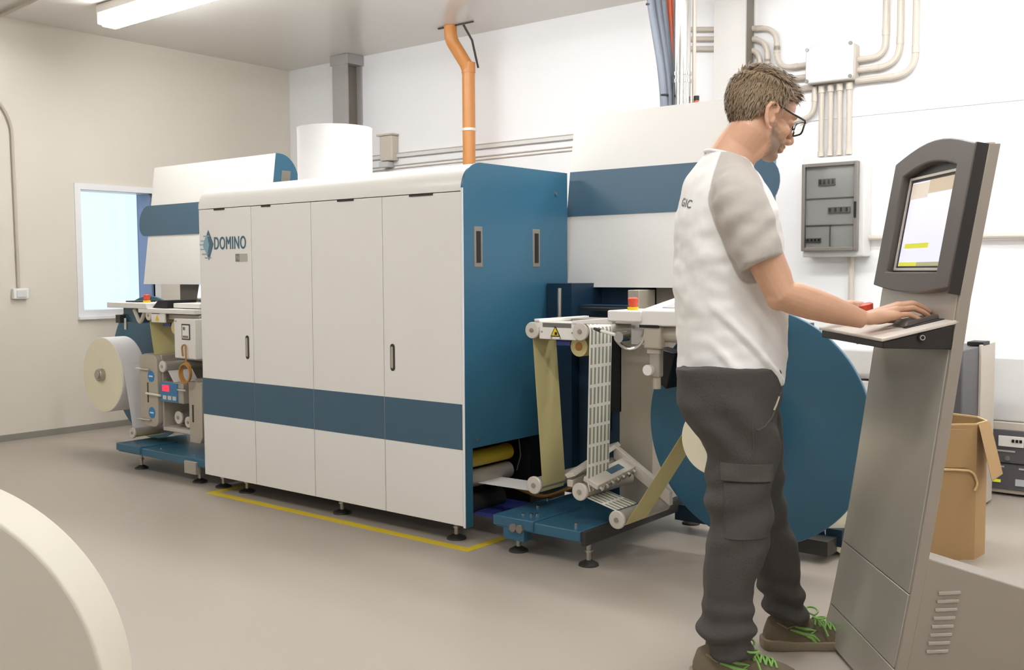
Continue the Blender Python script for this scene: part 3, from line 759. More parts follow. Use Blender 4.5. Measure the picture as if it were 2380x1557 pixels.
# web and roll
W0, W1 = 3.392, 3.556
wb = thing('label_web', 'strip of printed labels threaded through the rewinder rollers', 'paper web', (-2.4, 3.47, .15))
x, z = RA; r = .031
pa = [(PX1 - .22, .245), (RC[0] + .0, RC[1] - r)]
pa += arc(RC[0], RC[1], r, -90, 0, 6)[1:] + arc(RA[0], RA[1], r, 0, 90, 6)
# path from C to A on the operator side, drawn slightly leaning
MB().sheet([(RC[0] + .021, RC[1] - .03), (RC[0] + .031, RC[1]), (RA[0] - .012, RA[1] - .03), (RA[0] - .02, RA[1] + .0)], W0, W1).build('liner_run', 'liner_yellow', wb)
MB().sheet([(PX1 - .14, .235), (RC[0] - .01, RC[1] - .032), (RC[0] + .02, RC[1] - .028)], W0, W1).build('infeed_run', 'paper_white', wb)
MB().sheet(arc(RA[0], RA[1], r, 180, 90, 5) + arc(RB[0], RB[1], r, 90, 0, 5) + [(RD[0] + .02, RD[1] + .05)] + arc(RD[0], RD[1], r, 20, 0, 2), W0, W1).build('printed_run', 'label_print', wb)
MB().sheet([(RD[0] + .02, RD[1] - .026), (RE[0] - .02, RE[1] + .030)], W0, W1).build('printed_run', 'label_print', wb)
MB().sheet(arc(RE[0], RE[1], .034, 130, -40, 8)[::-1][:1] + [(-1.895, .555)], W0, W1).build('liner_run', 'liner_yellow', wb)
t = thing('label_roll', 'small yellow label roll winding up before the blue disc', 'paper roll', (-1.768, 3.47, .4))
MB().cyl((-1.765, W0, .545), (-1.765, W1, .545), .132, n=64).build('roll', 'roll_cream', t, .002)
MB().cyl((-1.765, W0 - .02, .545), (-1.765, 3.73, .545), .038, n=24).build('core_shaft', 'steel', t)

# ================================================================== unwinder (by the window)
uw = thing('unwinder_unit', 'label unwinder with white hood and blue platform by the window', 'unwinder', (-5.6, 3.7, 0))
hood(uw, -6.54, -5.18, -6.665, -5.183, -5.182)
disc_guard(uw, -6.09, .551, .476, 3.74)
pl = platform(uw, -5.67, -4.77, 3.25, 4.25)
MB().box(-5.68, -5.42, 3.242, 3.5, .112, .155).build('step_plate', 'press_blue', uw, .004)
MB().box(-4.96, -4.85, 3.235, 3.27, .06, .13).build('bracket', 'machined', uw, .003)
for x, y in ((-5.3, 3.31), (-4.95, 3.30), (-4.84, 3.30)): MB().cyl((x, y, .147), (x, y, .156), .008, n=10).build('bolt', 'chrome', pl)
lev_foot(uw, -5.55, 3.33, .11); lev_foot(uw, -4.92, 3.31, .11); lev_foot(uw, -5.55, 4.15, .11); lev_foot(uw, -4.92, 4.15, .11)
MB().box(-5.60, -4.80, 3.86, 4.30, .15, .98).build('back_panel', 'navy', uw)
MB().box(-6.2, -4.80, 4.05, 4.30, .98, 1.30).build('hood_back', 'column_web', uw)
MB().box(-5.55, -4.80, 3.80, 4.05, .95, .985).build('inspection_bed', 'white_enamel', uw, .004)
# tension module on the platform
lp = []
for (cx, cz, a0, a1) in ((-5.465, .645, 0, 90), (-5.565, .645, 90, 180), (-5.565, .30, 180, 270), (-5.465, .30, 270, 360)): lp += arc(cx, cz, .045, a0, a1, 4)
sp = slab(uw, 'side_plate', 'cast_beige', lp, 3.37, 3.40)
for z in (.56, .34):
    MB().cyl((-5.485, 3.368, z), (-5.485, 3.3695, z), .034, n=24).build('blue_sticker', 'sticker_blue', sp)
    MB().box(-5.505, -5.465, 3.3670, 3.3682, z - .004, z + .004).build('sticker_mark', 'frame_white', sp)
for z in (.60, .295): MB().cyl((-5.63, 3.362, z), (-5.49, 3.362, z), .006, n=8).build('clip_rod', 'chrome', sp)
MB().box(-5.525, -5.518, 3.3665, 3.371, .40, .52).build('slot', 'dark_grey', sp)
MB().cyl((-5.53, 3.362, .455), (-5.38, 3.362, .452), .007, n=8).build('handle', 'white_enamel', sp)
MB().box(-5.61, -5.42, 3.40, 3.75, .655, .69).build('top_plate', 'machined', uw, .006)
MB().box(-5.42, -5.02, 3.52, 3.75, .655, .69).build('top_plate', 'machined', uw, .004)
MB().box(-5.42, -5.40, 3.40, 3.72, .26, .66).build('inner_wall', 'cast_beige', uw)
MB().box(-5.38, -5.02, 3.74, 3.76, .24, .66).build('cavity_back', 'dark_grey', uw)
rp = slab(uw, 'side_plate', 'cast_beige', [(-5.10, .20), (-5.0, .20), (-4.975, .24), (-4.975, .55), (-5.10, .55)], 3.37, 3.40)
MB().box(-5.065, -5.055, 3.3665, 3.371, .32, .42).build('slot', 'dark_grey', rp)
MB().box(-5.42, -5.02, 3.40, 3.70, .235, .26).build('base_plate', 'panel_beige', uw, .004)
for (x, z, rr) in ((-5.30, .32, .035), (-5.15, .40, .03), (-5.20, .30, .03)): roller(uw, x, z, 3.44, 3.73, rr)
roller(uw, -5.36, .625, 3.38, 3.74, .030, re=.034)
roller(uw, -5.71, .195, 3.382, 3.74, .027, re=.032)
cp = MB().box(-5.385, -5.165, 3.375, 3.46, .415, .535).build('control_unit', 'machined', uw, .006)
pn = MB().box(-5.388, -5.215, 3.369, 3.376, .418, .533).build('control_panel', 'panel_blue', cp, .002)
MB().box(-5.365, -5.295, 3.3665, 3.3695, .48, .518).build('led_display', 'led_red', pn)
for k in range(3): MB().box(-5.36 + k * .05, -5.325 + k * .05, 3.3665, 3.3695, .432, .455).build('key', 'roller_end', pn)
MB().cyl((-5.19, 3.36, .50), (-5.11, 3.36, .50), .007, n=8).build('valve_lever', 'chrome', cp)
MB().box(-5.115, -5.02, 3.42, 3.5, .53, .565).build('clamp_block', 'machined', uw, .006)
# upper cover box with sign and cable coil
ub = MB().box(-5.215, -5.01, 3.36, 3.60, .685, .915).build('cover_box', 'white_enamel', uw, .005)
MB().box(-5.135, -5.055, 3.3570, 3.3605, .795, .885).build('sign_border', 'dark_grey', ub)
MB().box(-5.128, -5.062, 3.3560, 3.3575, .802, .878).build('sign', 'paper_white', ub)
MB().box(-5.12, -5.098, 3.3550, 3.3562, .85, .868).build('sign_mark', 'tag_dark', ub)
MB().box(-5.122, -5.07, 3.3550, 3.3562, .806, .818).build('sign_mark', 'tag_dark', ub)
MB().cyl((-5.195, 3.357, .90), (-5.195, 3.361, .90), .006, n=8).build('screw', 'steel', ub)
m = MB()
for k in range(3):
    m.tube([(-5.075 + (.045 + k * .004) * math.cos(a), 3.345 - k * .008, .61 + .055 * math.sin(a) - k * .004) for a in [2 * PI * i / 18 for i in range(19)]], .005, 6)
m.tube(bend([(-5.12, 3.35, .70), (-5.12, 3.345, .76), (-5.08, 3.345, .77), (-5.08, 3.345, .66)], .03), .005, 6)
m.build('cable_coil', 'copper_cable', uw)
# table
tb = MB().box(-5.945, -5.50, 3.36, 3.62, .965, .998).build('table', 'white_enamel', uw, .004)
estop(uw, -5.655, 3.46, .998)
MB().box(-5.86, -5.72, 3.44, 3.56, .998, 1.006).build('tray', 'black', tb)
MB().box(-5.60, -5.02, 3.365, 3.62, .94, .968).build('table_rail', 'white_enamel', uw, .004)
sp = MB().box(-5.47, -5.33, 3.372, 3.385, .885, .965).build('side_plate', 'white_enamel', uw, .003)
MB().box(-5.46, -5.38, 3.370, 3.373, .935, .963).build('window_slot', 'tint_dark', sp)
MB().prism('y', [(-5.425, .895), (-5.385, .895), (-5.405, .93)], 3.370, 3.3725).build('warning_sticker', 'yellow', sp)
roller(uw, -5.50, .925, 3.385, 3.74, .027)
MB().box(-5.33, -5.02, 3.40, 3.62, .905, .935).build('web_plate', 'machined', uw, .004)
MB().box(-5.31, -5.05, 3.42, 3.58, .972, 1.0).build('top_box', 'white_enamel', uw, .004)
MB().hexa([(-5.50, 3.40, .97), (-5.34, 3.40, .97), (-5.34, 3.60, .97), (-5.50, 3.60, .97)], [(-5.44, 3.40, 1.015), (-5.34, 3.40, 1.018), (-5.34, 3.60, 1.018), (-5.44, 3.60, 1.015)]).build('keyboard_tray', 'black', uw, .003)
MB().box(-5.86, -5.70, 3.42, 3.56, .87, .965).build('motor', 'band_blue', uw, .006)
MB().cyl((-5.80, 3.40, .83), (-5.80, 3.40, .90), .010).build('drop_handle', 'chrome', uw)
MB().box(-5.88, -5.83, 3.38, 3.50, .87, .92).build('motor_bracket', 'dark_grey', uw)
MB().tube(bend([(-5.68, 3.39, .955), (-5.62, 3.39, .87), (-5.56, 3.39, .95)], .03), .012, 8).build('guide_hoop', 'panel_beige', uw)
MB().box(-5.44, -5.36, 3.43, 3.55, .86, .88).build('tape_clip', 'blue_clip', uw)
MB().cyl((-5.30, 3.42, .855), (-5.30, 3.56, .855), .038, n=20).build('splice_roll', 'liner_yellow', uw)
MB().box(-5.36, -5.345, 3.45, 3.55, .862, .882).build('red_tab', 'red', uw)
mo = MB().hexa([(-5.90, 3.98, 1.0), (-5.58, 3.90, 1.0), (-5.575, 3.93, 1.0), (-5.895, 4.01, 1.0)], [(-5.90, 4.02, 1.20), (-5.58, 3.94, 1.20), (-5.575, 3.97, 1.20), (-5.895, 4.05, 1.20)]).build('monitor', 'frame_white', uw, .004)
MB().hexa([(-5.89, 3.9755, 1.012), (-5.592, 3.901, 1.012), (-5.592, 3.904, 1.012), (-5.89, 3.979, 1.012)], [(-5.89, 4.012, 1.19), (-5.592, 3.938, 1.19), (-5.592, 3.941, 1.19), (-5.89, 4.016, 1.19)]).build('monitor_screen', 'monitor_glow', mo)
MB().box(-5.56, -5.20, 4.02, 4.05, 1.0, 1.12).build('rack_back', 'column_web', uw)
m = MB()
for x in (-5.50, -5.43): m.tube([(x, 3.98, 1.0), (x + .03, 3.98, 1.13)], .006, 6)
for z in (1.04, 1.075): m.cyl((-5.46, 3.99, z), (-5.28, 3.99, z), .008)
m.box(-5.40, -5.385, 3.975, 3.99, 1.0, 1.12)
m.build('cable_rack', 'white_enamel', uw)
# its web and its roll
wb = thing('label_stock_web', 'plain white paper strip running from the big roll into the unwinder', 'paper web', (-5.7, 3.47, .17))
MB().sheet([(-5.848, .60), (-5.81, .52), (-5.745, .235), (-5.735, .19)], W0, W1).build('white_run', 'paper_white', wb)
MB().sheet([(-5.705, .165), (-5.42, .215)], W0, W1).build('liner_run', 'liner_yellow', wb)
MB().sheet([(-5.525, .91), (-5.505, .80), (-5.48, .69)], W0, W1).build('liner_run', 'liner_yellow', wb)
MB().sheet([(-5.34, .60), (-5.28, .53)], W0, W1).build('white_run', 'paper_white', wb)
t = thing('label_stock_roll', 'big cream paper roll on the unwinder shaft by the window', 'paper roll', (-6.085, 3.47, .3))
MB().cyl((-6.083, 3.397, .531), (-6.083, W1, .531), .239, n=72).build('roll', 'paper_white', t, .002)
MB().cyl((-6.083, 3.3945, .531), (-6.083, 3.397, .531), .236, n=72).build('roll_face', 'roll_cream', t)
h = MB().cyl((-6.083, 3.36, .531), (-6.083, 3.73, .531), .040, n=24).build('chuck', 'steel', t, .006)
MB().cyl((-6.083, 3.352, .531), (-6.083, 3.361, .531), .024, n=16).build('chuck_nut', 'machined', h)

# ================================================================== terminal (kiosk)
def AB(a, b, z): return tuple(HR * a + HF * b + UP * z)
KA, KB = 1.12, 2.9
ko = HR * KA + HF * KB
ki = thing('operator_terminal', 'grey metal operator terminal with dark framed touchscreen and keyboard shelf', 'terminal', (ko.x, ko.y, 0), YAW)
def K(a, b, z): return (a - KA, b - KB, z)
B0, B1 = 2.635, 3.195
def front(z):      # how far right the leaning front lies at height z
    return .985 + .175 * (z / 1.1) ** .8 if z < 1.1 else 1.16 + (z - 1.1) * .17
zs = [0.012, .1, .2, .3, .45, .6, .75, .9, 1.0, 1.1, 1.25, 1.4, 1.5]
def back(z): return front(z) + .033
for (z0, z1, nm) in ((.012, .112, 'kick_panel'), (.115, .315, 'lower_panel'), (.318, 1.505, 'front_panel')):
    ss = [z0] + [z for z in zs if z0 < z < z1] + [z1]
    poly = [(front(z) - KA, z) for z in ss] + [(front(z) + .024 - KA, z) for z in ss[::-1]]
    MB().prism('y', poly, B0 - KB + .012, B1 - KB - .012).build(nm, 'kiosk_grey', ki, .002, local=True, smooth=20)
poly = [(front(z) + .003 - KA, z) for z in zs] + [(back(z) - KA, z) for z in zs[::-1]]
for (b0, b1) in ((B0, B0 + .012), (B1 - .012, B1)):
    MB().prism('y', poly, b0 - KB, b1 - KB).build('side_panel', 'kiosk_side', ki, .002, local=True, smooth=20)
poly = [(front(z) + .025 - KA, z) for z in zs] + [(back(z) - .002 - KA, z) for z in zs[::-1]]
MB().prism('y', poly, B0 - KB + .012, B1 - KB - .012).build('back_panel', 'kiosk_side', ki, local=True, smooth=20)
# screen head: arched dark bezel, built along the front
def onf(b, z, out):  # point on the front, out metres proud of it
    s = .17; n = Vector((-1, 0, .17)).normalized()
    return Vector((front(z) - KA, b - KB, z)) + n * out
def outline(b0, b1, z0, z1, rise, n=10, low=0.0):
    pts = [(b0 + (b1 - b0) * k / n, z0 - low * math.sin(PI * k / n)) for k in range(n + 1)]
    pts += [(b1 + (b0 - b1) * k / n, z1 + rise * math.sin(PI * k / n)) for k in range(n + 1)]
    return pts
def frame(outer, inner, lo, hi, name, m_, parent, bev=.004):
    mb = MB(); n = len(outer); vs = []
    for pts, o in ((outer, lo), (outer, hi), (inner, hi), (inner, lo)): vs += [onf(b, z, o) for b, z in pts]
    fs = []
    for k in range(4):
        a, c = k * n, ((k + 1) % 4) * n
        fs += [(a + i, a + (i + 1) % n, c + (i + 1) % n, c + i) for i in range(n)]
    return mb.add(vs, fs).build(name, m_, parent, bev, local=True, smooth=30)
def plate(b0, b1, z0, z1, lo, hi, name, m_, parent):
    q = [(b0, z0), (b1, z0), (b1, z1), (b0, z1)]
    return MB().hexa([onf(b, z, lo) for b, z in q], [onf(b, z, hi) for b, z in q]).build(name, m_, parent, local=True)
bz = frame(outline(2.640, 3.190, 1.125, 1.498, .042, low=.018), outline(2.735, 3.105, 1.165, 1.452, .026), -.002, .030, 'screen_bezel', 'bezel', ki)
MB().hexa([onf(2.6365, 1.11, -.004), onf(2.6365, 1.11, .028), onf(2.645, 1.11, .028), onf(2.645, 1.11, -.004)], [onf(2.6365, 1.50, -.004), onf(2.6365, 1.50, .028), onf(2.645, 1.50, .028), onf(2.645, 1.50, -.004)]).build('bezel_edge', 'bezel_dark', ki, local=True)
plate(2.73, 3.11, 1.16, 1.475, -.004, .004, 'screen_well', 'bezel_dark', bz)
frame(outline(2.742, 3.098, 1.172, 1.450, 0), outline(2.750, 3.090, 1.180, 1.442, 0), .004, .010, 'screen_trim', 'silver_trim', bz, .001)
sc = plate(2.762, 3.076, 1.186, 1.434, .004, .006, 'screen', 'screen', bz)
plate(2.762, 2.95, 1.395, 1.434, .006, .0066, 'screen_header', 'screen_beige', sc)
plate(2.952, 3.076, 1.385, 1.430, .006, .0066, 'screen_header', 'screen_pale', sc)
plate(2.88, 3.05, 1.238, 1.252, .006, .0066, 'screen_bar', 'screen_yellow', sc)
plate(2.94, 3.07, 1.186, 1.197, .006, .0066, 'screen_bar', 'screen_yellow', sc)
plate(2.762, 2.94, 1.186, 1.197, .006, .0066, 'screen_bar', 'screen_olive', sc)
# shelf
def shelf_z(a): return .999 + (a - .962) * .235
sh = []
for b in (B0, B1 - .02):
    sh.append([K(.962, b, shelf_z(.962) - .010), K(1.165, b, shelf_z(1.165) - .010), K(1.165, b, shelf_z(1.165)), K(.962, b, shelf_z(.962))])
MB().hexa(sh[0], sh[1]).build('keyboard_shelf', 'kiosk_shelf', ki, .003, local=True)
MB().hexa([K(.968, B0 + .004, .972), K(1.15, B0 + .004, .968), K(1.15, B1 - .03, .968), K(.968, B1 - .03, .966)], [K(.968, B0 + .004, shelf_z(.968) - .011), K(1.15, B0 + .004, shelf_z(1.15) - .011), K(1.15, B1 - .03, shelf_z(1.15) - .011), K(.968, B1 - .03, shelf_z(.968) - .011)]).build('shelf_tray', 'bezel_dark', ki, .003, local=True)
lk = MB().cyl(K(1.068, B0 - .002, 1.0), K(1.068, B0 + .006, 1.0), .011, n=20).build('lock', 'black', ki, local=True)
MB().tube([K(1.068 + .006 * math.cos(a), B0 - .0025, 1.0 + .006 * math.sin(a)) for a in [2 * PI * i / 14 for i in range(15)]], .0014, 6).build('lock_ring', 'steel', lk, local=True)
ez = shelf_z(1.06)
e = MB().cyl(K(1.06, 3.0, ez), K(1.056, 3.0, ez + .014), .017, n=20).build('button_base', 'copper_cable', ki, local=True)
MB().tube([K(1.056, 3.0, ez + .012), K(1.054, 3.0, ez + .022), K(1.047, 3.0, ez + .052), K(1.046, 3.0, ez + .056)], [.013, .015, .021, .014], 20).build('stop_button', 'red', e, local=True)
# louvred base box behind the front
MB().hexa([K(1.012, B0 + .001, .01), K(1.72, B0 + .001, .01), K(1.72, B1, .01), K(1.012, B1, .01)],
          [K(1.09, B0 + .001, .418), K(1.72, B0 + .001, .215), K(1.72, B0 + .12, .215), K(1.09, B0 + .12, .418)]).build('base_box', 'kiosk_side', ki, .004, local=True)
for k in range(8):
    z = .322 - k * .0225; a = 1.124 - k * .0042
    MB().prism('y', [(a - KA, z - .004), (a + .058 - KA, z - .002), (a + .058 - KA, z + .007), (a - KA, z + .005)], B0 - KB - .005, B0 - KB + .002).build('louvre', 'kiosk_grey', ki, .0015, local=True)
t = thing('computer_mouse', 'dark wedge shaped mouse under the operator hand on the shelf', 'mouse', AB(1.10, 2.76, shelf_z(1.10)), YAW)
m = MB(); zz = shelf_z
lo = [(1.05, 2.715), (1.165, 2.735), (1.165, 2.80), (1.05, 2.81)]
m.hexa([AB(a, b, zz(a) + .0005) for a, b in lo], [AB(a + (.012 if a < 1.1 else -.004), b + (.01 if b < 2.76 else -.01), zz(a) + (.02 if a < 1.1 else .010)) for a, b in lo])
m.build('body', 'bezel', t, .006)
MB().hexa([AB(1.05, 2.72, zz(1.05) + .0003), AB(1.16, 2.73, zz(1.16) + .0003), AB(1.16, 2.70, zz(1.16) + .0003), AB(1.05, 2.70, zz(1.05) + .0003)], [AB(1.05, 2.72, zz(1.05) + .002), AB(1.16, 2.73, zz(1.16) + .002), AB(1.16, 2.70, zz(1.16) + .002), AB(1.05, 2.70, zz(1.05) + .002)]).build('pad', 'black', t)

# ================================================================== things behind the terminal
t = thing('cardboard_box', 'tall open cardboard box with folded flap behind the terminal', 'box', AB(1.78, 4.2, 0), YAW)
def hexring(z, s=1.0):
    base = [(-.21, -.10), (-.12, -.16), (.09, -.15), (.17, -.07), (.185, .05), (.12, .15), (-.10, .16), (-.21, .08)]
    return [Vector((x * s, y * s, z)) for x, y in base]
mb = MB(); o_, i_ = [hexring(0), hexring(.3, 1.0), hexring(.55, 1.0)], [hexring(.55, .965), hexring(.02, .965)]
mb.rings(o_ + i_, True)
bxo = mb.build('carton', 'carton', t, local=True, smooth=20)
mb = MB(); rim = hexring(.549); rin = hexring(.549, .96); rim2 = hexring(.556); rin2 = hexring(.556, .96)
n = 8; mb.add(rim + rim2 + rin2 + rin, [(k * n + i, k * n + (i + 1) % n, ((k + 1) % 4) * n + (i + 1) % n, ((k + 1) % 4) * n + i) for k in range(4) for i in range(n)])
mb.build('rim', 'carton_edge', bxo, local=True)
MB().hexa([(.095, -.155, .545), (.175, -.072, .545), (.178, -.072, .553), (.092, -.158, .553)], [(.13, -.20, .33), (.21, -.115, .34), (.214, -.117, .345), (.128, -.205, .335)]).build('flap', 'carton', bxo, local=True)
MB().tube(bend([(-.12, -.165, .375), (.0, -.165, .372), (.075, -.16, .365), (.095, -.155, .31), (.08, -.158, .285)], .03), .005, 6).build('tear', 'carton_edge', bxo, local=True)
m = MB().box(-.115, .045, -.163, -.156, .38, .535).build('label_patch', 'carton', bxo, local=True)
t = thing('paper_roll', 'yellow paper roll lying on the floor behind the blue disc', 'paper roll', AB(1.40, 4.15, 0), YAW)
MB().cyl((0, -.05, .125), (0, .15, .125), .125, n=48).build('roll', 'roll_cream', t, .003, local=True)
MB().cyl((0, -.053, .125), (0, -.05, .125), .04, n=24).build('core', 'copper_cable', t, local=True)
t = thing('white_cabinet', 'white cabinet with dark grey end behind the terminal', 'cabinet', (-1.75, 5.2, 0))
MB().box(-2.02, -1.42, 4.86, 5.45, .012, .64).build('body', 'white_enamel', t, .006)
MB().box(-2.03, -1.42, 4.85, 5.45, .648, .812).build('drawer', 'white_enamel', t, .03, seg=4)
MB().box(-1.42, -1.30, 4.95, 5.47, .012, .80).build('end_panel', 'panel_charcoal', t, .006)
MB().box(-1.30, -1.285, 5.22, 5.47, .012, .81).build('end_post', 'conduit', t, .003)
MB().box(-1.36, -1.285, 5.24, 5.36, .803, .822).build('corner_bracket', 'black', t, .002)
tag(MB().hexa([(-1.76, 4.87, .8125), (-1.60, 4.95, .8125), (-1.68, 5.14, .8125), (-1.84, 5.06, .8125)], [(-1.76, 4.87, .8135), (-1.60, 4.95, .8135), (-1.68, 5.14, .8135), (-1.84, 5.06, .8135)]).build('paper_sheet', 'paper_white'), 'sheet of white paper lying on the white cabinet', 'paper')
tag(MB().tube([(-1.78, 4.90, .817), (-1.64, 4.965, .817)], .004, 8).build('pen', 'dark_grey'), 'dark pen lying on the paper sheet', 'pen')
t = thing('power_supply', 'black fronted power supply unit on the floor beside the cardboard box', 'power supply', (-1.05, 5.75, 0))
MB().box(-1.37, -.70, 5.66, 5.87, .012, .385).build('case', 'panel_beige', t, .006)
fp = MB().box(-1.355, -.715, 5.645, 5.66, .035, .345).build('front_panel', 'panel_charcoal', t, .003)
MB().box(-1.30, -1.18, 5.638, 5.646, .26, .315).build('breaker', 'white_enamel', fp, .002)
for k in range(3): MB().box(-1.235 + k * .018, -1.223 + k * .018, 5.632, 5.639, .285, .30).build('toggle', 'black', fp)
for (x, z) in ((-1.255, .20), (-1.12, .20), (-.95, .20), (-.95, .28)): MB().cyl((x, 5.638, z), (x, 5.646, z), .013, n=14).build('knob', 'steel', fp)
for (x, z, w) in ((-1.32, .232, .10), (-1.32, .15, .05), (-1.2, .145, .10), (-1.05, .24, .15)): MB().box(x, x + w, 5.642, 5.6455, z, z + .008).build('caption', 'tag_light', fp)
MB().box(-1.30, -.95, 5.642, 5.6455, .170, .176).build('groove', 'black', fp)
MB().box(-1.215, -1.05, 5.642, 5.646, .06, .095).build('rating_plate', 'lcd_grey', fp)
MB().box(-1.33, -1.285, 5.642, 5.646, .07, .085).build('green_tag', 'screen_yellow', fp)
MB().tube(bend([(-1.14, 5.64, .20), (-1.13, 5.62, .12), (-1.10, 5.62, .02), (-.9, 5.62, .012)], .04), .005, 6).build('power_cord', 'black', fp)
tag(MB().box(-1.36, -.72, 5.67, 5.865, .386, .72).build('storage_box', 'box_grey', None, .01), 'plain white box resting on the black fronted power supply', 'box')

# ================================================================== roll in the foreground
t = thing('jumbo_roll', 'large cream paper roll standing on the floor in the foreground', 'paper roll', AB(-1.127, 1.807, 0), YAW)
MB().cyl((0, -.065, .409), (0, .065, .409), .409, n=160).build('roll', 'fg_paper', t, .006, local=True, smooth=30, seg=3)
MB().cyl((0, -.067, .409), (0, -.065, .409), .04, n=32).build('core', 'copper_cable', t, local=True)

# ================================================================== the operator
PA, PB = 0.646, 2.98
po = HR * PA + HF * PB
man = thing('person', 'person in white and grey T-shirt and dark work trousers using the terminal', 'person', (po.x, po.y, 0), YAW)
TY = math.radians(10)          # trunk turned a little away
def interp(tab, z):
    tab = sorted(tab)
    if z <= tab[0][0]: return tab[0][1:]
    for p, q in zip(tab, tab[1:]):
        if z <= q[0]:
            t = (z - p[0]) / (q[0] - p[0]); t = t * t * (3 - 2 * t) * .35 + t * .65
            return tuple(a + (b - a) * t for a, b in zip(p[1:], q[1:]))
    return tab[-1][1:]
def oval(ca, cb, wa, wb, z, yaw=0.0, n=36, e=2.3, tilt=0.0):
    """superellipse ring; wa is the half width as seen along +y, wb the half depth"""
    s_, c_ = math.sin(yaw), math.cos(yaw)
    A = math.sqrt(max(1e-6, wa * wa - (wb * s_) ** 2)) / c_ if yaw else wa
    A = max(A, wa * .6); out = []
    for k in range(n):
        a = 2 * PI * k / n; cx, cy = math.cos(a), math.sin(a)
        x = A * math.copysign(abs(cx) ** (2 / e), cx); y = wb * math.copysign(abs(cy) ** (2 / e), cy)
        X = x * c_ - y * s_; Y = x * s_ + y * c_
        out.append(Vector((ca + X, cb + Y, z + tilt * X)))
    return out
#          z     centre  half-a  half-b
trunk = [(.860, -.003, .147, .172), (.880, -.003, .147, .172), (.961, .001, .152, .170), (1.063, -.003, .157, .168), (1.164, -.011, .153, .178), (1.264, -.014, .148, .190),
         (1.352, -.021, .134, .196), (1.405, -.026, .116, .186), (1.445, -.026, .098, .150), (1.480, -.022, .078, .105), (1.512, -.016, .060, .072), (1.528, -.012, .052, .058)]
legR = [(.900, -.030, .150, .104), (.786, -.026, .146, .104), (.724, -.010, .126, .098), (.65, .012, .101, .092), (.563, .006, .095, .088), (.476, .005, .089, .084), (.414, .0, .086, .082), (.339, -.012, .080, .078),
        (.289, -.025, .073, .076), (.226, -.032, .071, .076), (.176, -.035, .079, .082), (.138, -.034, .078, .084), (.105, -.032, .072, .076), (.078, -.020, .062, .064)]
legL = [(.900, .005, .120, .100), (.786, .040, .112, .098), (.686, .080, .103, .092), (.552, .099, .083, .084), (.417, .118, .076, .080), (.322, .152, .077, .078), (.227, .180, .069, .074), (.158, .198, .064, .072), (.111, .207, .060, .068), (.080, .212, .054, .060)]
def bR(z): return -.085 - .045 * (1 - min(1, z / .85))
def bL(z): return .085 + .055 * (1 - min(1, z / .85))
SHR, ELR, WRR = Vector((-.028, -.172, 1.385)), Vector((.088, -.222, 1.112)), Vector((.322, -.192, 1.040))
SHL, ELL, WRL = Vector((-.028, .182, 1.385)), Vector((.100, .245, 1.125)), Vector((.330, .165, 1.062))
# ---- head frame: pitched down and turned away
HO = Vector((.083, 0, 1.624)); TH, PH = math.radians(20), math.radians(20)
hF = Vector((math.cos(TH) * math.cos(PH), math.cos(TH) * math.sin(PH), -math.sin(TH)))
hL = Vector((-math.sin(PH), math.cos(PH), 0)); hU = hF.cross(hL).normalized()
HROT = Matrix((hF, hL, hU)).transposed()
def Hd(x, y, z): return HO + HROT @ Vector((x, y, z))
b = MB()
# trunk and legs under the clothes
b.rings([oval(interp(trunk, z)[0], 0, interp(trunk, z)[1] - .016, interp(trunk, z)[2] - .018, z, TY) for z in (.87, .95, 1.05, 1.15, 1.25, 1.34, 1.40, 1.44)])
b.rings([oval(-.005, 0, .105, .135, z) for z in (.80, .84, .90)])
for tab, bf in ((legR, bR), (legL, bL)):
    b.rings([oval(interp(tab, z)[0], bf(z), min(.085, interp(tab, z)[1] * .62), .055, z, n=20) for z in (.13, .2, .3, .4, .5, .6, .7, .78, .86)])
    z = .12; ca = interp(tab, z)[0]
    b.caps((ca - .02, bf(z), .062), (ca + .05, bf(z), .042), .032, .020)
# neck
b.tube([(-.020, 0, 1.43), (-.012, 0, 1.49), (.016, .002, 1.535), Hd(-.018, 0, -.055), Hd(-.010, 0, -.01)], [.080, .070, .066, .064, .060], 24)
b.caps(Hd(.02, -.02, -.085), Vector((.005, -.022, 1.475)), .030, .022)
for sg in (-1, 1): b.caps(Vector((-.035, sg * .05, 1.445)), Vector((-.03, sg * .13, 1.41)), .045, .04)
# head
E_ = lambda c, r: b.ell(Hd(*c), r, HROT, 24, 14)
E_((-.022, 0, .040), (.094, .074, .084)); E_((.038, 0, .040), (.053, .061, .060)); E_((.040, 0, -.030), (.050, .055, .058))
E_((.028, 0, -.070), (.050, .051, .042)); E_((.062, 0, -.096), (.026, .027, .020)); E_((-.012, -.036, -.066), (.030, .022, .036)); E_((-.012, .036, -.066), (.030, .022, .036))
for s in (-1, 1):
    E_((.052, s * .038, -.026), (.028, .022, .022)); E_((.076, s * .026, .024), (.018, .028, .010)); E_((.100, s * .013, -.041), (.011, .008, .008))
    E_((.074, s * .030, .004), (.016, .017, .012))
b.caps(Hd(.088, 0, .014), Hd(.115, 0, -.032), .009, .0125); E_((.108, 0, -.040), (.012, .009, .008))
E_((.088, 0, -.060), (.015, .024, .008)); E_((.086, 0, -.072), (.014, .021, .008)); E_((.080, 0, -.052), (.014, .028, .012))
# ears
for s in (-1, 1):
    pts = [(.012, .012), (.012, .028), (.000, .036), (-.014, .030), (-.020, .014), (-.016, -.006), (-.008, -.020), (.002, -.030), (.010, -.024)]
    b.tube([Hd(-.016 + x * 1.15, s * (.074 + (.010 if x < -.005 else .005)), -.020 + z * 1.15) for x, z in pts], [.005, .006, .0062, .0062, .006, .0056, .006, .0065, .005], 8)
    b.ell(Hd(-.018, s * .072, -.012), (.018, .005, .032), HROT, 12, 8)
    b.caps(Hd(-.002, s * .073, -.020), Hd(-.004, s * .073, -.032), .006, .006)
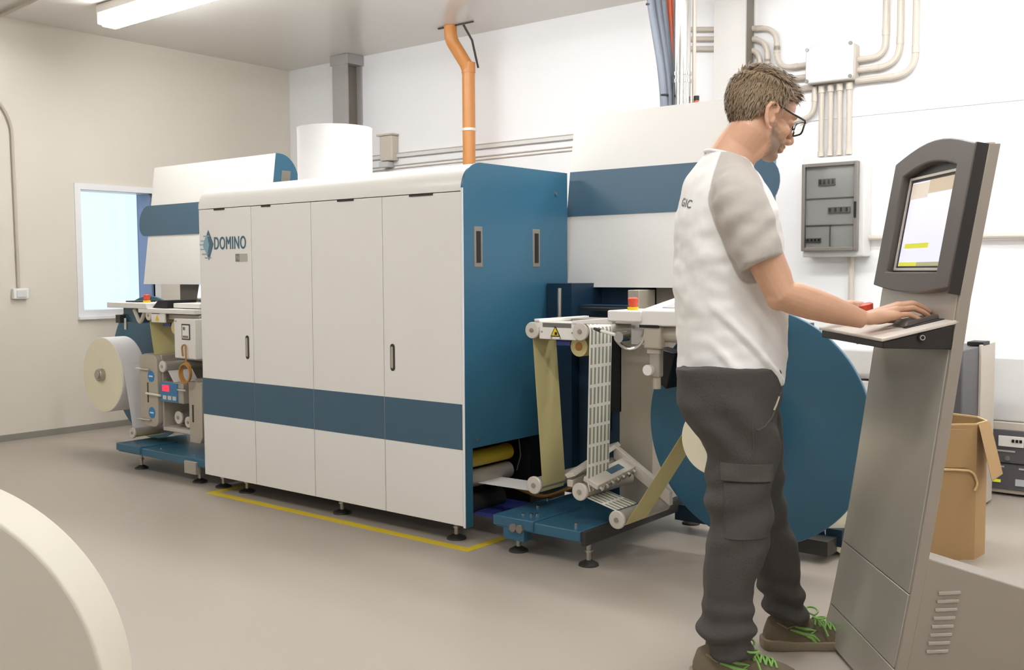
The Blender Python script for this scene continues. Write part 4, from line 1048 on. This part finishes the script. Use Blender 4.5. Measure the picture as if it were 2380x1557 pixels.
# arms
for sh_, el, wr, sg in ((SHR, ELR, WRR, -1), (SHL, ELL, WRL, 1)):
    b.tube([sh_, sh_.lerp(el, .3), sh_.lerp(el, .6), sh_.lerp(el, .85), el, el.lerp(wr, .15), el.lerp(wr, .35), el.lerp(wr, .6), el.lerp(wr, .85), wr], [.050, .053, .051, .047, .045, .046, .045, .039, .030, .025], 20)
    b.ell(el + Vector((-.006, 0, -.008)), (.038, .038, .038))
# right hand, palm down over the mouse: little finger nearest the viewer
kn = [Vector((.398, -.232, 1.053)), Vector((.410, -.212, 1.066)), Vector((.420, -.190, 1.075)), Vector((.426, -.168, 1.078))]
pip = [Vector((.430, -.238, 1.056)), Vector((.449, -.216, 1.072)), Vector((.462, -.193, 1.082)), Vector((.464, -.168, 1.084))]
dip = [Vector((.450, -.240, 1.046)), Vector((.473, -.217, 1.062)), Vector((.486, -.193, 1.071)), Vector((.484, -.167, 1.074))]
tip = [Vector((.465, -.240, 1.037)), Vector((.490, -.217, 1.051)), Vector((.502, -.193, 1.060)), Vector((.498, -.167, 1.063))]
rad = [.0076, .0084, .0088, .0086]
for k in range(4):
    root = WRR + Vector((.012, -.012 + .008 * k, .004))
    b.caps(root, kn[k], .019, .0118)
    b.caps(kn[k], pip[k], rad[k] + .0012, rad[k]); b.caps(pip[k], dip[k], rad[k], rad[k] - .0006); b.caps(dip[k], tip[k], rad[k] - .0004, rad[k] - .0016)
b.ell((.375, -.198, 1.056), (.048, .034, .014)); b.ell((.360, -.185, 1.042), (.040, .032, .016))
b.caps((.345, -.170, 1.040), (.385, -.145, 1.040), .016, .012); b.caps((.385, -.145, 1.040), (.420, -.140, 1.036), .0115, .010); b.caps((.420, -.140, 1.036), (.442, -.143, 1.033), .010, .0085)
# left hand, fingers curled beside the stop button
knL = [Vector((.392, .108 + .020 * k, 1.074 - .003 * abs(k - 1))) for k in range(4)]
for k in range(4):
    kk = knL[k]; p1 = kk + Vector((.034 - .004 * k, -.012, -.002)); p2 = p1 + Vector((.012, -.006, -.018)); p3 = p2 + Vector((-.004, -.004, -.013))
    b.caps(WRL + Vector((.012, -.012 + .008 * k, 0)), kk, .017, .0118); r_ = (.0085, .0088, .0083, .0075)[k]
    b.caps(kk, p1, r_ + .001, r_); b.caps(p1, p2, r_, r_ - .0006); b.caps(p2, p3, r_ - .0006, r_ - .0014)
b.ell((.368, .145, 1.068), (.042, .034, .015))
b.caps((.350, .130, 1.060), (.385, .100, 1.056), .015, .012); b.caps((.385, .100, 1.056), (.418, .086, 1.052), .0112, .0098); b.caps((.418, .086, 1.052), (.436, .080, 1.048), .0096, .0084)
body = fuse(b, .0032, 3, .45)
at = body.attributes.new('beard', 'FLOAT', 'POINT')
inv = HROT.transposed()
for i, v in enumerate(body.vertices):
    p = inv @ (v.co - HO)
    val = -1.0
    if -.06 < p.x < .12 and -.135 < p.z < .02 and v.co.z > 1.47:
        # jaw, chin, upper lip and a strip up to the ear; soft edges
        jaw = min(-.006, -.050 + (.060 - p.x) * .55) if p.x < .060 else -.050
        val = (jaw - p.z) / .022
        val = min(val, (p.x - (.004 - .22 * p.z)) / .016)                  # not behind the jaw
        val = min(val, (p.z + .128 - .30 * max(0, .05 - p.x)) / .016)      # not down the throat
        if abs(p.y) < .022 and p.x > .08 and -.077 < p.z < -.056: val = min(val, -.3)
        val = max(-1, min(.9, val)) + .45 * noise.noise(p * 120)
    at.data[i].value = val
link_mesh('body', body, 'skin', man, local=True, smooth=180)

# ---- clothes
def folds(me, fn):
    ns = [v.normal.copy() for v in me.vertices]
    for v, n_ in zip(me.vertices, ns): v.co += n_ * fn(v.co)
    me.update()
s = MB()
zs_ = [.862, .90, .95, 1.0, 1.05, 1.1, 1.15, 1.2, 1.25, 1.3, 1.35, 1.39, 1.42, 1.45, 1.475, 1.497, 1.512]
s.rings([oval(*[(interp(trunk, z)[0]), 0], interp(trunk, z)[1], interp(trunk, z)[2], z, TY, tilt=-.06 * max(0, (1.0 - z) / .14) if z < 1.0 else (-.25 * max(0, (z - 1.4) / .11))) for z in zs_])
HEMR = Vector((.033, -.222, 1.196)); HEML = Vector((.045, .245, 1.20))
for sh_, hem in ((SHR, HEMR), (SHL, HEML)):
    d = (hem - sh_)
    s.tube([sh_ - d * .10, sh_, sh_ + d * .35, sh_ + d * .7, hem], [.050, .070, .073, .067, .061], 28)
    s.caps(Vector((-.020, sh_.y * .38, 1.462)), sh_ + Vector((0, 0, .002)), .044, .066)
shirt = fuse(s, .0055, 14, .5)
def shirt_fold(p):
    q = Vector((p.x * 7, p.y * 7, p.z * 11))
    f = .0065 * noise.noise(q) + .0035 * noise.noise(q * 2.7 + Vector((3, 1, 7)))
    w = math.sin((p.z * 1.0 + p.x * 1.15) * 46 + 2.5 * noise.noise(p * 5))          # diagonal drag lines towards the waist
    f += .013 * max(0, w) ** 2 * max(0, min(1, (1.22 - p.z) / .2)) * max(0, min(1, (p.x + .12) / .12)) * max(0, min(1, (.16 - p.x) / .07))
    w = math.sin((p.z - p.x * .6) * 75 + 3 * noise.noise(p * 8))
    f += .0035 * w * max(0, 1 - abs(p.z - 1.27) / .12) * (1 if abs(p.y) > .13 else .2)
    return f
folds(shirt, shirt_fold)
at = shirt.attributes.new('grey', 'FLOAT', 'POINT')
def seg_d(p, a, c):
    d = c - a; t = max(0, min(1, (p - a).dot(d) / d.length_squared)); return (p - a - d * t).length, t
for i, v in enumerate(shirt.vertices):
    best = -1
    for sh_, hem, sg in ((SHR, HEMR, -1), (SHL, HEML, 1)):
        d1, t1 = seg_d(v.co, Vector((.000, sg * .055, 1.512)), sh_ + Vector((.0, sg * .02, .0)))
        d2, t2 = seg_d(v.co, sh_ + Vector((0, sg * .02, 0)), hem)
        best = max(best, (.045 + .040 * t1) - d1, .088 - .010 * t2 - d2)
    at.data[i].value = best
ts = link_mesh('t_shirt', shirt, 'shirt', man, local=True, smooth=180)
MB().tube([Vector((-.014 + .066 * math.cos(a) * 1.0, .070 * math.sin(a), 1.505 - .020 * math.cos(a))) for a in [2 * PI * k / 40 for k in range(41)]], .0050, 8, False).build('collar', 'paper_white', ts, local=True, smooth=180)
for hem, d in ((HEMR, (HEMR - SHR).normalized()), (HEML, (HEML - SHL).normalized())):
    u = d.cross(Vector((0, 1, 0))).normalized(); w = d.cross(u)
    pass
# print on the back of the shirt, laid on the cloth
bv = BVHTree.FromPolygons([v.co for v in shirt.vertices], [p.vertices[:] for p in shirt.polygons])
me = text_mesh('GIC', .032, 0.0)
ang0 = math.radians(-42)
for v in me.vertices:
    # wrap round the back: text x runs from the spine towards the near shoulder
    yb = .028 - v.co.x * 1.5
    z_ = 1.368 + v.co.y * 1.0 + v.co.x * -.25
    hit = bv.ray_cast(Vector((-.6, yb - .03, z_)), Vector((1, 0, 0)))
    x_ = hit[0].x if hit[0] else -.14
    v.co = Vector((x_ - .0016, yb - .03, z_))
link_mesh('shirt_print', me, 'shirt_print', ts, local=True, smooth=180)

k_ = MB()
k_.rings([oval(interp(trunk, z)[0] - .004, 0, w_, d_, z, TY) for z, w_, d_ in ((.74, .122, .150), (.80, .140, .166), (.85, .144, .166), (.90, .143, .162), (.935, .138, .158))])
for tab, bf, zl in ((legR, bR, .076), (legL, bL, .080)):
    zz_ = [zl + (.9 - zl) * i / 16 for i in range(17)]
    k_.rings([oval(interp(tab, z)[0], bf(z), interp(tab, z)[1], interp(tab, z)[2], z, n=30, tilt=-.08 if z < .14 else 0) for z in zz_])
tr = fuse(k_, .006, 6, .5)
def leg_fold(p):
    q = Vector((p.x * 8, p.y * 8, p.z * 7))
    f = .009 * noise.noise(q) + .004 * noise.noise(q * 2.6)
    lo_ = max(0, min(1, (.27 - p.z) / .12))
    f += .0085 * lo_ * math.sin(p.z * 95 + 2.2 * noise.noise(Vector((p.x * 9, p.y * 9, p.z * 4))) + p.x * 12)
    kn_ = max(0, 1 - abs(p.z - .50) / .14)
    f += .0085 * kn_ * math.sin(p.z * 60 - p.x * 34 + 2 * noise.noise(p * 6))
    hp = max(0, 1 - abs(p.z - .74) / .13)
    f += .0075 * hp * math.sin(p.z * 42 + p.x * 46 + 2 * noise.noise(p * 5))
    return f
folds(tr, leg_fold)
trs = link_mesh('trousers', tr, 'trouser', man, local=True, smooth=180)
bvt = BVHTree.FromPolygons([v.co for v in tr.vertices], [p.vertices[:] for p in tr.polygons])
def on_leg(x, z, out):
    h = bvt.ray_cast(Vector((x, -.6, z)), Vector((0, 1, 0)))
    return Vector((x, (h[0].y if h[0] else -.2) - out, z))
def patch(name, m_, x0, x1, z0, z1, sl, out, nx=14, nz=6):
    mb = MB(); vs = []; fs = []
    for layer in (out, -.004):
        for j in range(nz + 1):
            for i in range(nx + 1):
                x = x0 + (x1 - x0) * i / nx; z = z0 + (z1 - z0) * j / nz + sl * (x - x0); vs.append(on_leg(x, z, layer))
    N = (nx + 1) * (nz + 1); q = lambda i, j, l: l * N + j * (nx + 1) + i
    for l in (0, 1):
        for j in range(nz):
            for i in range(nx): fs.append((q(i, j, l), q(i + 1, j, l), q(i + 1, j + 1, l), q(i, j + 1, l)))
    for i in range(nx): fs += [(q(i, 0, 0), q(i + 1, 0, 0), q(i + 1, 0, 1), q(i, 0, 1)), (q(i, nz, 0), q(i + 1, nz, 0), q(i + 1, nz, 1), q(i, nz, 1))]
    for j in range(nz): fs += [(q(0, j, 0), q(0, j + 1, 0), q(0, j + 1, 1), q(0, j, 1)), (q(nx, j, 0), q(nx, j + 1, 0), q(nx, j + 1, 1), q(nx, j, 1))]
    return mb.add(vs, fs).build(name, m_, trs, local=True, smooth=60)
patch('cargo_flap', 'trouser_flap', -.062, .084, .592, .640, -.03, .009)
patch('cargo_pocket', 'trouser', -.055, .076, .43, .585, -.02, .004)
MB().tube([on_leg(x, z, .001) for x, z in ((.112, .835), (.100, .80), (.082, .765), (.055, .745), (.030, .735))], .003, 6).build('pocket_edge', 'trouser_flap', trs, local=True)
MB().tube([on_leg(x, z, .001) for x, z in ((.105, .822), (.096, .80), (.088, .785))], .0035, 6).build('pocket_lining', 'cast_beige', trs, local=True)
MB().tube([on_leg(.02 + .004 * math.sin(k), .85 - k * .02, .0005) for k in range(11)], .0018, 5).build('side_seam', 'trouser_flap', trs, local=True)

# ---- shoes
def shoe(ca, cb, z0, yaw, lift):
    """heel at x=0, toe at x=.29; z0 the ground"""
    R = Matrix.Rotation(yaw, 3, 'Z') @ Matrix.Rotation(-lift, 3, 'Y')
    def P(x, y, z): return Vector((ca, cb, z0)) + R @ Vector((x, y, z))
    #        x     half-w  top    centre
    st = [(-.004, .020, .060, 0), (.010, .034, .098, 0), (.04, .038, .112, 0), (.08, .038, .108, .002), (.115, .040, .100, .004), (.15, .044, .086, .006), (.19, .049, .072, .008), (.23, .050, .060, .008), (.262, .044, .050, .006), (.285, .028, .038, .004), (.292, .012, .030, .003)]
    up_ = MB(); rr = []
    for x, w_, h, c_ in st:
        ring = []
        for k in range(20):
            a = 2 * PI * k / 20; yy = math.cos(a); zz_ = math.sin(a)
            ring.append(P(x, c_ + w_ * math.copysign(abs(yy) ** .75, yy) * (1 - .34 * max(0, zz_)), .022 + max(-.004, (h - .022) * (max(0, zz_) ** .85)) ))
        rr.append(ring)
    up_.rings(rr)
    sh_ = link_mesh('shoe', fuse(up_, .004, 3, .5), 'shoe', man, local=True, smooth=180)
    so = MB(); so_r = []
    for x, w_, h, c_ in [(-.012, .022, 0, 0), (.0, .036, 0, 0)] + [(q[0], q[1] + .005, 0, q[3]) for q in st[2:9]] + [(.290, .030, 0, .004), (.300, .012, 0, .003)]:
        tz = .034 if x < .08 else .028; bz_ = .0 + (.006 if x > .28 or x < 0 else 0)
        so_r.append([P(x, c_ + w_, bz_), P(x, c_ + w_ + .003, .014), P(x, c_ + w_, tz), P(x, c_ - w_, tz), P(x, c_ - w_ - .003, .014), P(x, c_ - w_, bz_)])
    so.rings(so_r); so.build('sole', 'sole', sh_, .003, local=True, smooth=50)
    def top_at(x):
        for q, r2 in zip(st, st[1:]):
            if q[0] <= x <= r2[0]:
                t = (x - q[0]) / (r2[0] - q[0]); return q[2] + (r2[2] - q[2]) * t, q[1] + (r2[1] - q[1]) * t
        return .1, .04
    for k in range(5):
        x = .150 + k * .016; h, w_ = top_at(x); hy = w_ * .46
        for s1 in (1, -1):
            h2, w2 = top_at(x + .016)
            MB().tube([P(x, s1 * hy, h - .010), P(x + .006, s1 * hy * .4, h + .004), P(x + .012, -s1 * hy * .4, h2 + .005), P(x + .016, -s1 * hy, h2 - .008)], .0034, 7).build('lace', 'lace', sh_, local=True)
    h, w_ = top_at(.15)
    for s1 in (1, -1):
        MB().tube([P(.158 + .018 * math.sin(a) * s1, s1 * (.012 + .022 * (1 - math.cos(a))), h + .010 + .012 * math.sin(a * .5)) for a in [2 * PI * i / 12 for i in range(13)]], .0032, 7).build('lace_loop', 'lace', sh_, local=True)
        MB().tube([P(.160, s1 * .012, h + .006), P(.172, s1 * .040, h - .010), P(.180, s1 * .056, h - .034)], .003, 7).build('lace_end', 'lace', sh_, local=True)
    # angular mark on the outer side
    bvs = BVHTree.FromPolygons([v.co for v in sh_.data.vertices], [p.vertices[:] for p in sh_.data.polygons])
    def side(x, z):
        q = P(x, -.12, z); h_ = bvs.ray_cast(q, (P(x, 0, z) - q).normalized())
        return (h_[0] if h_[0] else P(x, -w_, z)) - (P(x, 0, z) - q).normalized() * .002
    for pts in ([(.070, .066), (.112, .052), (.142, .046), (.160, .030)], [(.086, .074), (.120, .066), (.150, .060), (.135, .052)], [(.120, .046), (.135, .040), (.150, .024)]):
        MB().tube([side(*q) for q in pts], [.003, .0055, .005, .003][:len(pts)], 7).build('side_mark', 'lace', sh_, local=True)
    MB().tube([side(x, z) for x, z in ((.03, .088), (.06, .070), (.09, .078))], .0035, 6).build('ankle_piping', 'sole', sh_, local=True)
    return sh_
shoe(-.128, -.132, .0, math.radians(-4), 0)
shoe(.140, .125, .0, math.radians(2), 0)

# ---- hair: a cap over the skull and many short locks
def hairline(x, y):
    if x < -.066: return -.050
    if x < -.042: return -.050 + (x + .066) / .024 * .050
    if x < -.006: return (x + .042) / .036 * .040
    if x < .012: return .040 - (x + .006) / .018 * .030
    if x < .022: return .010 + (x - .012) / .010 * .030
    if x < .066: return .040 + (x - .022) / .044 * .022
    return .062 + (x - .066) / .03 * .02
hc, hr_ = Vector((-.020, 0, .040)), Vector((.104, .084, .098))
hb = MB(); NU, NV = 64, 40; keep = {}; vs = []; fs = []
def hp(u, v, k=1.0):
    a = 2 * PI * u / NU; ph = -PI / 2 + PI * v / NV
    q = Vector((math.cos(a) * math.cos(ph), math.sin(a) * math.cos(ph), math.sin(ph)))
    bulge = 1 + .05 * max(0, q.x) * max(0, q.z) * 2
    p = Vector((hc.x + hr_.x * q.x * k * bulge, hc.y + hr_.y * q.y * k, hc.z + hr_.z * q.z * k * bulge))
    return p, q
def okp(p): return p.z > hairline(p.x, p.y)
for u in range(NU):
    for v in range(NV):
        ps = [hp(uu, vv)[0] for uu, vv in ((u, v), (u + 1, v), (u + 1, v + 1), (u, v + 1))]
        if all(okp(p) for p in ps):
            ids = []
            for (uu, vv) in ((u, v), (u + 1, v), (u + 1, v + 1), (u, v + 1)):
                key = (uu % NU, vv)
                if key not in keep:
                    p, q = hp(uu, vv); keep[key] = len(vs); vs.append(Hd(*(p + q * .0025 * noise.noise(p * 60))))
                ids.append(keep[key])
            fs.append(tuple(dict.fromkeys(ids)))
hb.add(vs, [f for f in fs if len(f) > 2])
cnt = 0
while cnt < 5200:
    u, v = random.random() * NU, math.degrees(math.asin(random.uniform(-.8, 1))) ; v = (v + 90) / 180 * NV
    p, q = hp(u, v)
    if not okp(p): continue
    cnt += 1
    if q.x > .35 and q.z > .1: d = Vector((.75, random.uniform(-.5, .5), .15))
    elif q.z > .55: d = Vector((.75, q.y * .9 + random.uniform(-.3, .3), .1))
    else: d = Vector((-.15 + .35 * (q.x > 0), q.y * .15, -1.0))
    d = d + Vector((random.uniform(-.3, .3), random.uniform(-.3, .3), random.uniform(-.25, .25)))
    d = d - q * d.dot(q) * .85 + q * random.uniform(.10, .42); d.normalize()
    L = random.uniform(.016, .032) if q.z > .4 else random.uniform(.010, .018)
    if q.x > .3 and q.z > .2: L *= 1.25
    wv = d.cross(q).normalized() * random.uniform(.0012, .0026)
    p0 = p - q * .002; p1 = p + d * L * .55 + q * .002; p2 = p + d * L - Vector((0, 0, .004))
    hb.add([Hd(*(p0 - wv)), Hd(*(p0 + wv)), Hd(*(p1 + wv * .8)), Hd(*(p1 - wv * .8)), Hd(*p2)], [(0, 1, 2, 3), (3, 2, 4)])
hair = MB(); hair = hb
me = bpy.data.meshes.new('hair'); me.from_pydata([tuple(p) for p in hb.v], [], hb.f); me.update()
ho = link_mesh('hair', me, 'hair', man, local=True, smooth=60)

# ---- eyes and glasses
for s1 in (-1, 1):
    e = MB().ell(Hd(.076, s1 * .031, .006), (.0125, .0125, .0125), HROT, 16, 10).build('eye', 'eye_white', man, local=True, smooth=180)
    MB().ell(Hd(.086, s1 * .031, .003), (.0034, .0056, .0056), HROT, 12, 8).build('iris', 'eye_dark', e, local=True, smooth=180)
    eb = [Hd(.092 - .012 * k / 5, s1 * (.012 + .036 * k / 5), .026 + .006 * math.sin(PI * k / 5)) for k in range(6)]
    MB().tube(eb, [.002, .0035, .0038, .0034, .003, .0018], 7).build('eyebrow', 'hair', man, local=True)
gl = MB()
def rect(s1, k=1.0):
    out = []
    for a in range(0, 360, 15):
        c_, s_ = math.cos(math.radians(a)), math.sin(math.radians(a))
        out.append((.114 - .006 * abs(c_ * .5 + .5) * 1.0, s1 * (.033 + .026 * k * math.copysign(abs(c_) ** .45, c_)), .001 + .020 * k * math.copysign(abs(s_) ** .45, s_)))
    return out
for s1 in (-1, 1):
    q = rect(s1); gl.tube([Hd(*p) for p in q + q[:1]], .0026, 8)
    gl.tube([Hd(.110, s1 * .058, .015), Hd(.098, s1 * .070, .016), Hd(.05, s1 * .074, .017), Hd(.0, s1 * .080, .018), Hd(-.020, s1 * .082, .014)], [.0028, .003, .003, .0028, .0022], 8)
gl.tube([Hd(.113, -.009, .005), Hd(.117, 0, .008), Hd(.113, .009, .005)], .0026, 8)
go = gl.build('glasses', 'glass_frame', man, local=True)
for s1 in (-1, 1):
    q = rect(s1, .95); mb = MB(); n = len(q)
    mb.add([Hd(*p) for p in q] + [Hd(p[0] - .0012, p[1], p[2]) for p in q], [tuple(range(n)), tuple(range(n, 2 * n))[::-1]] + [(i, (i + 1) % n, n + (i + 1) % n, n + i) for i in range(n)])
    mb.build('lens', 'lens_glass', go, local=True)
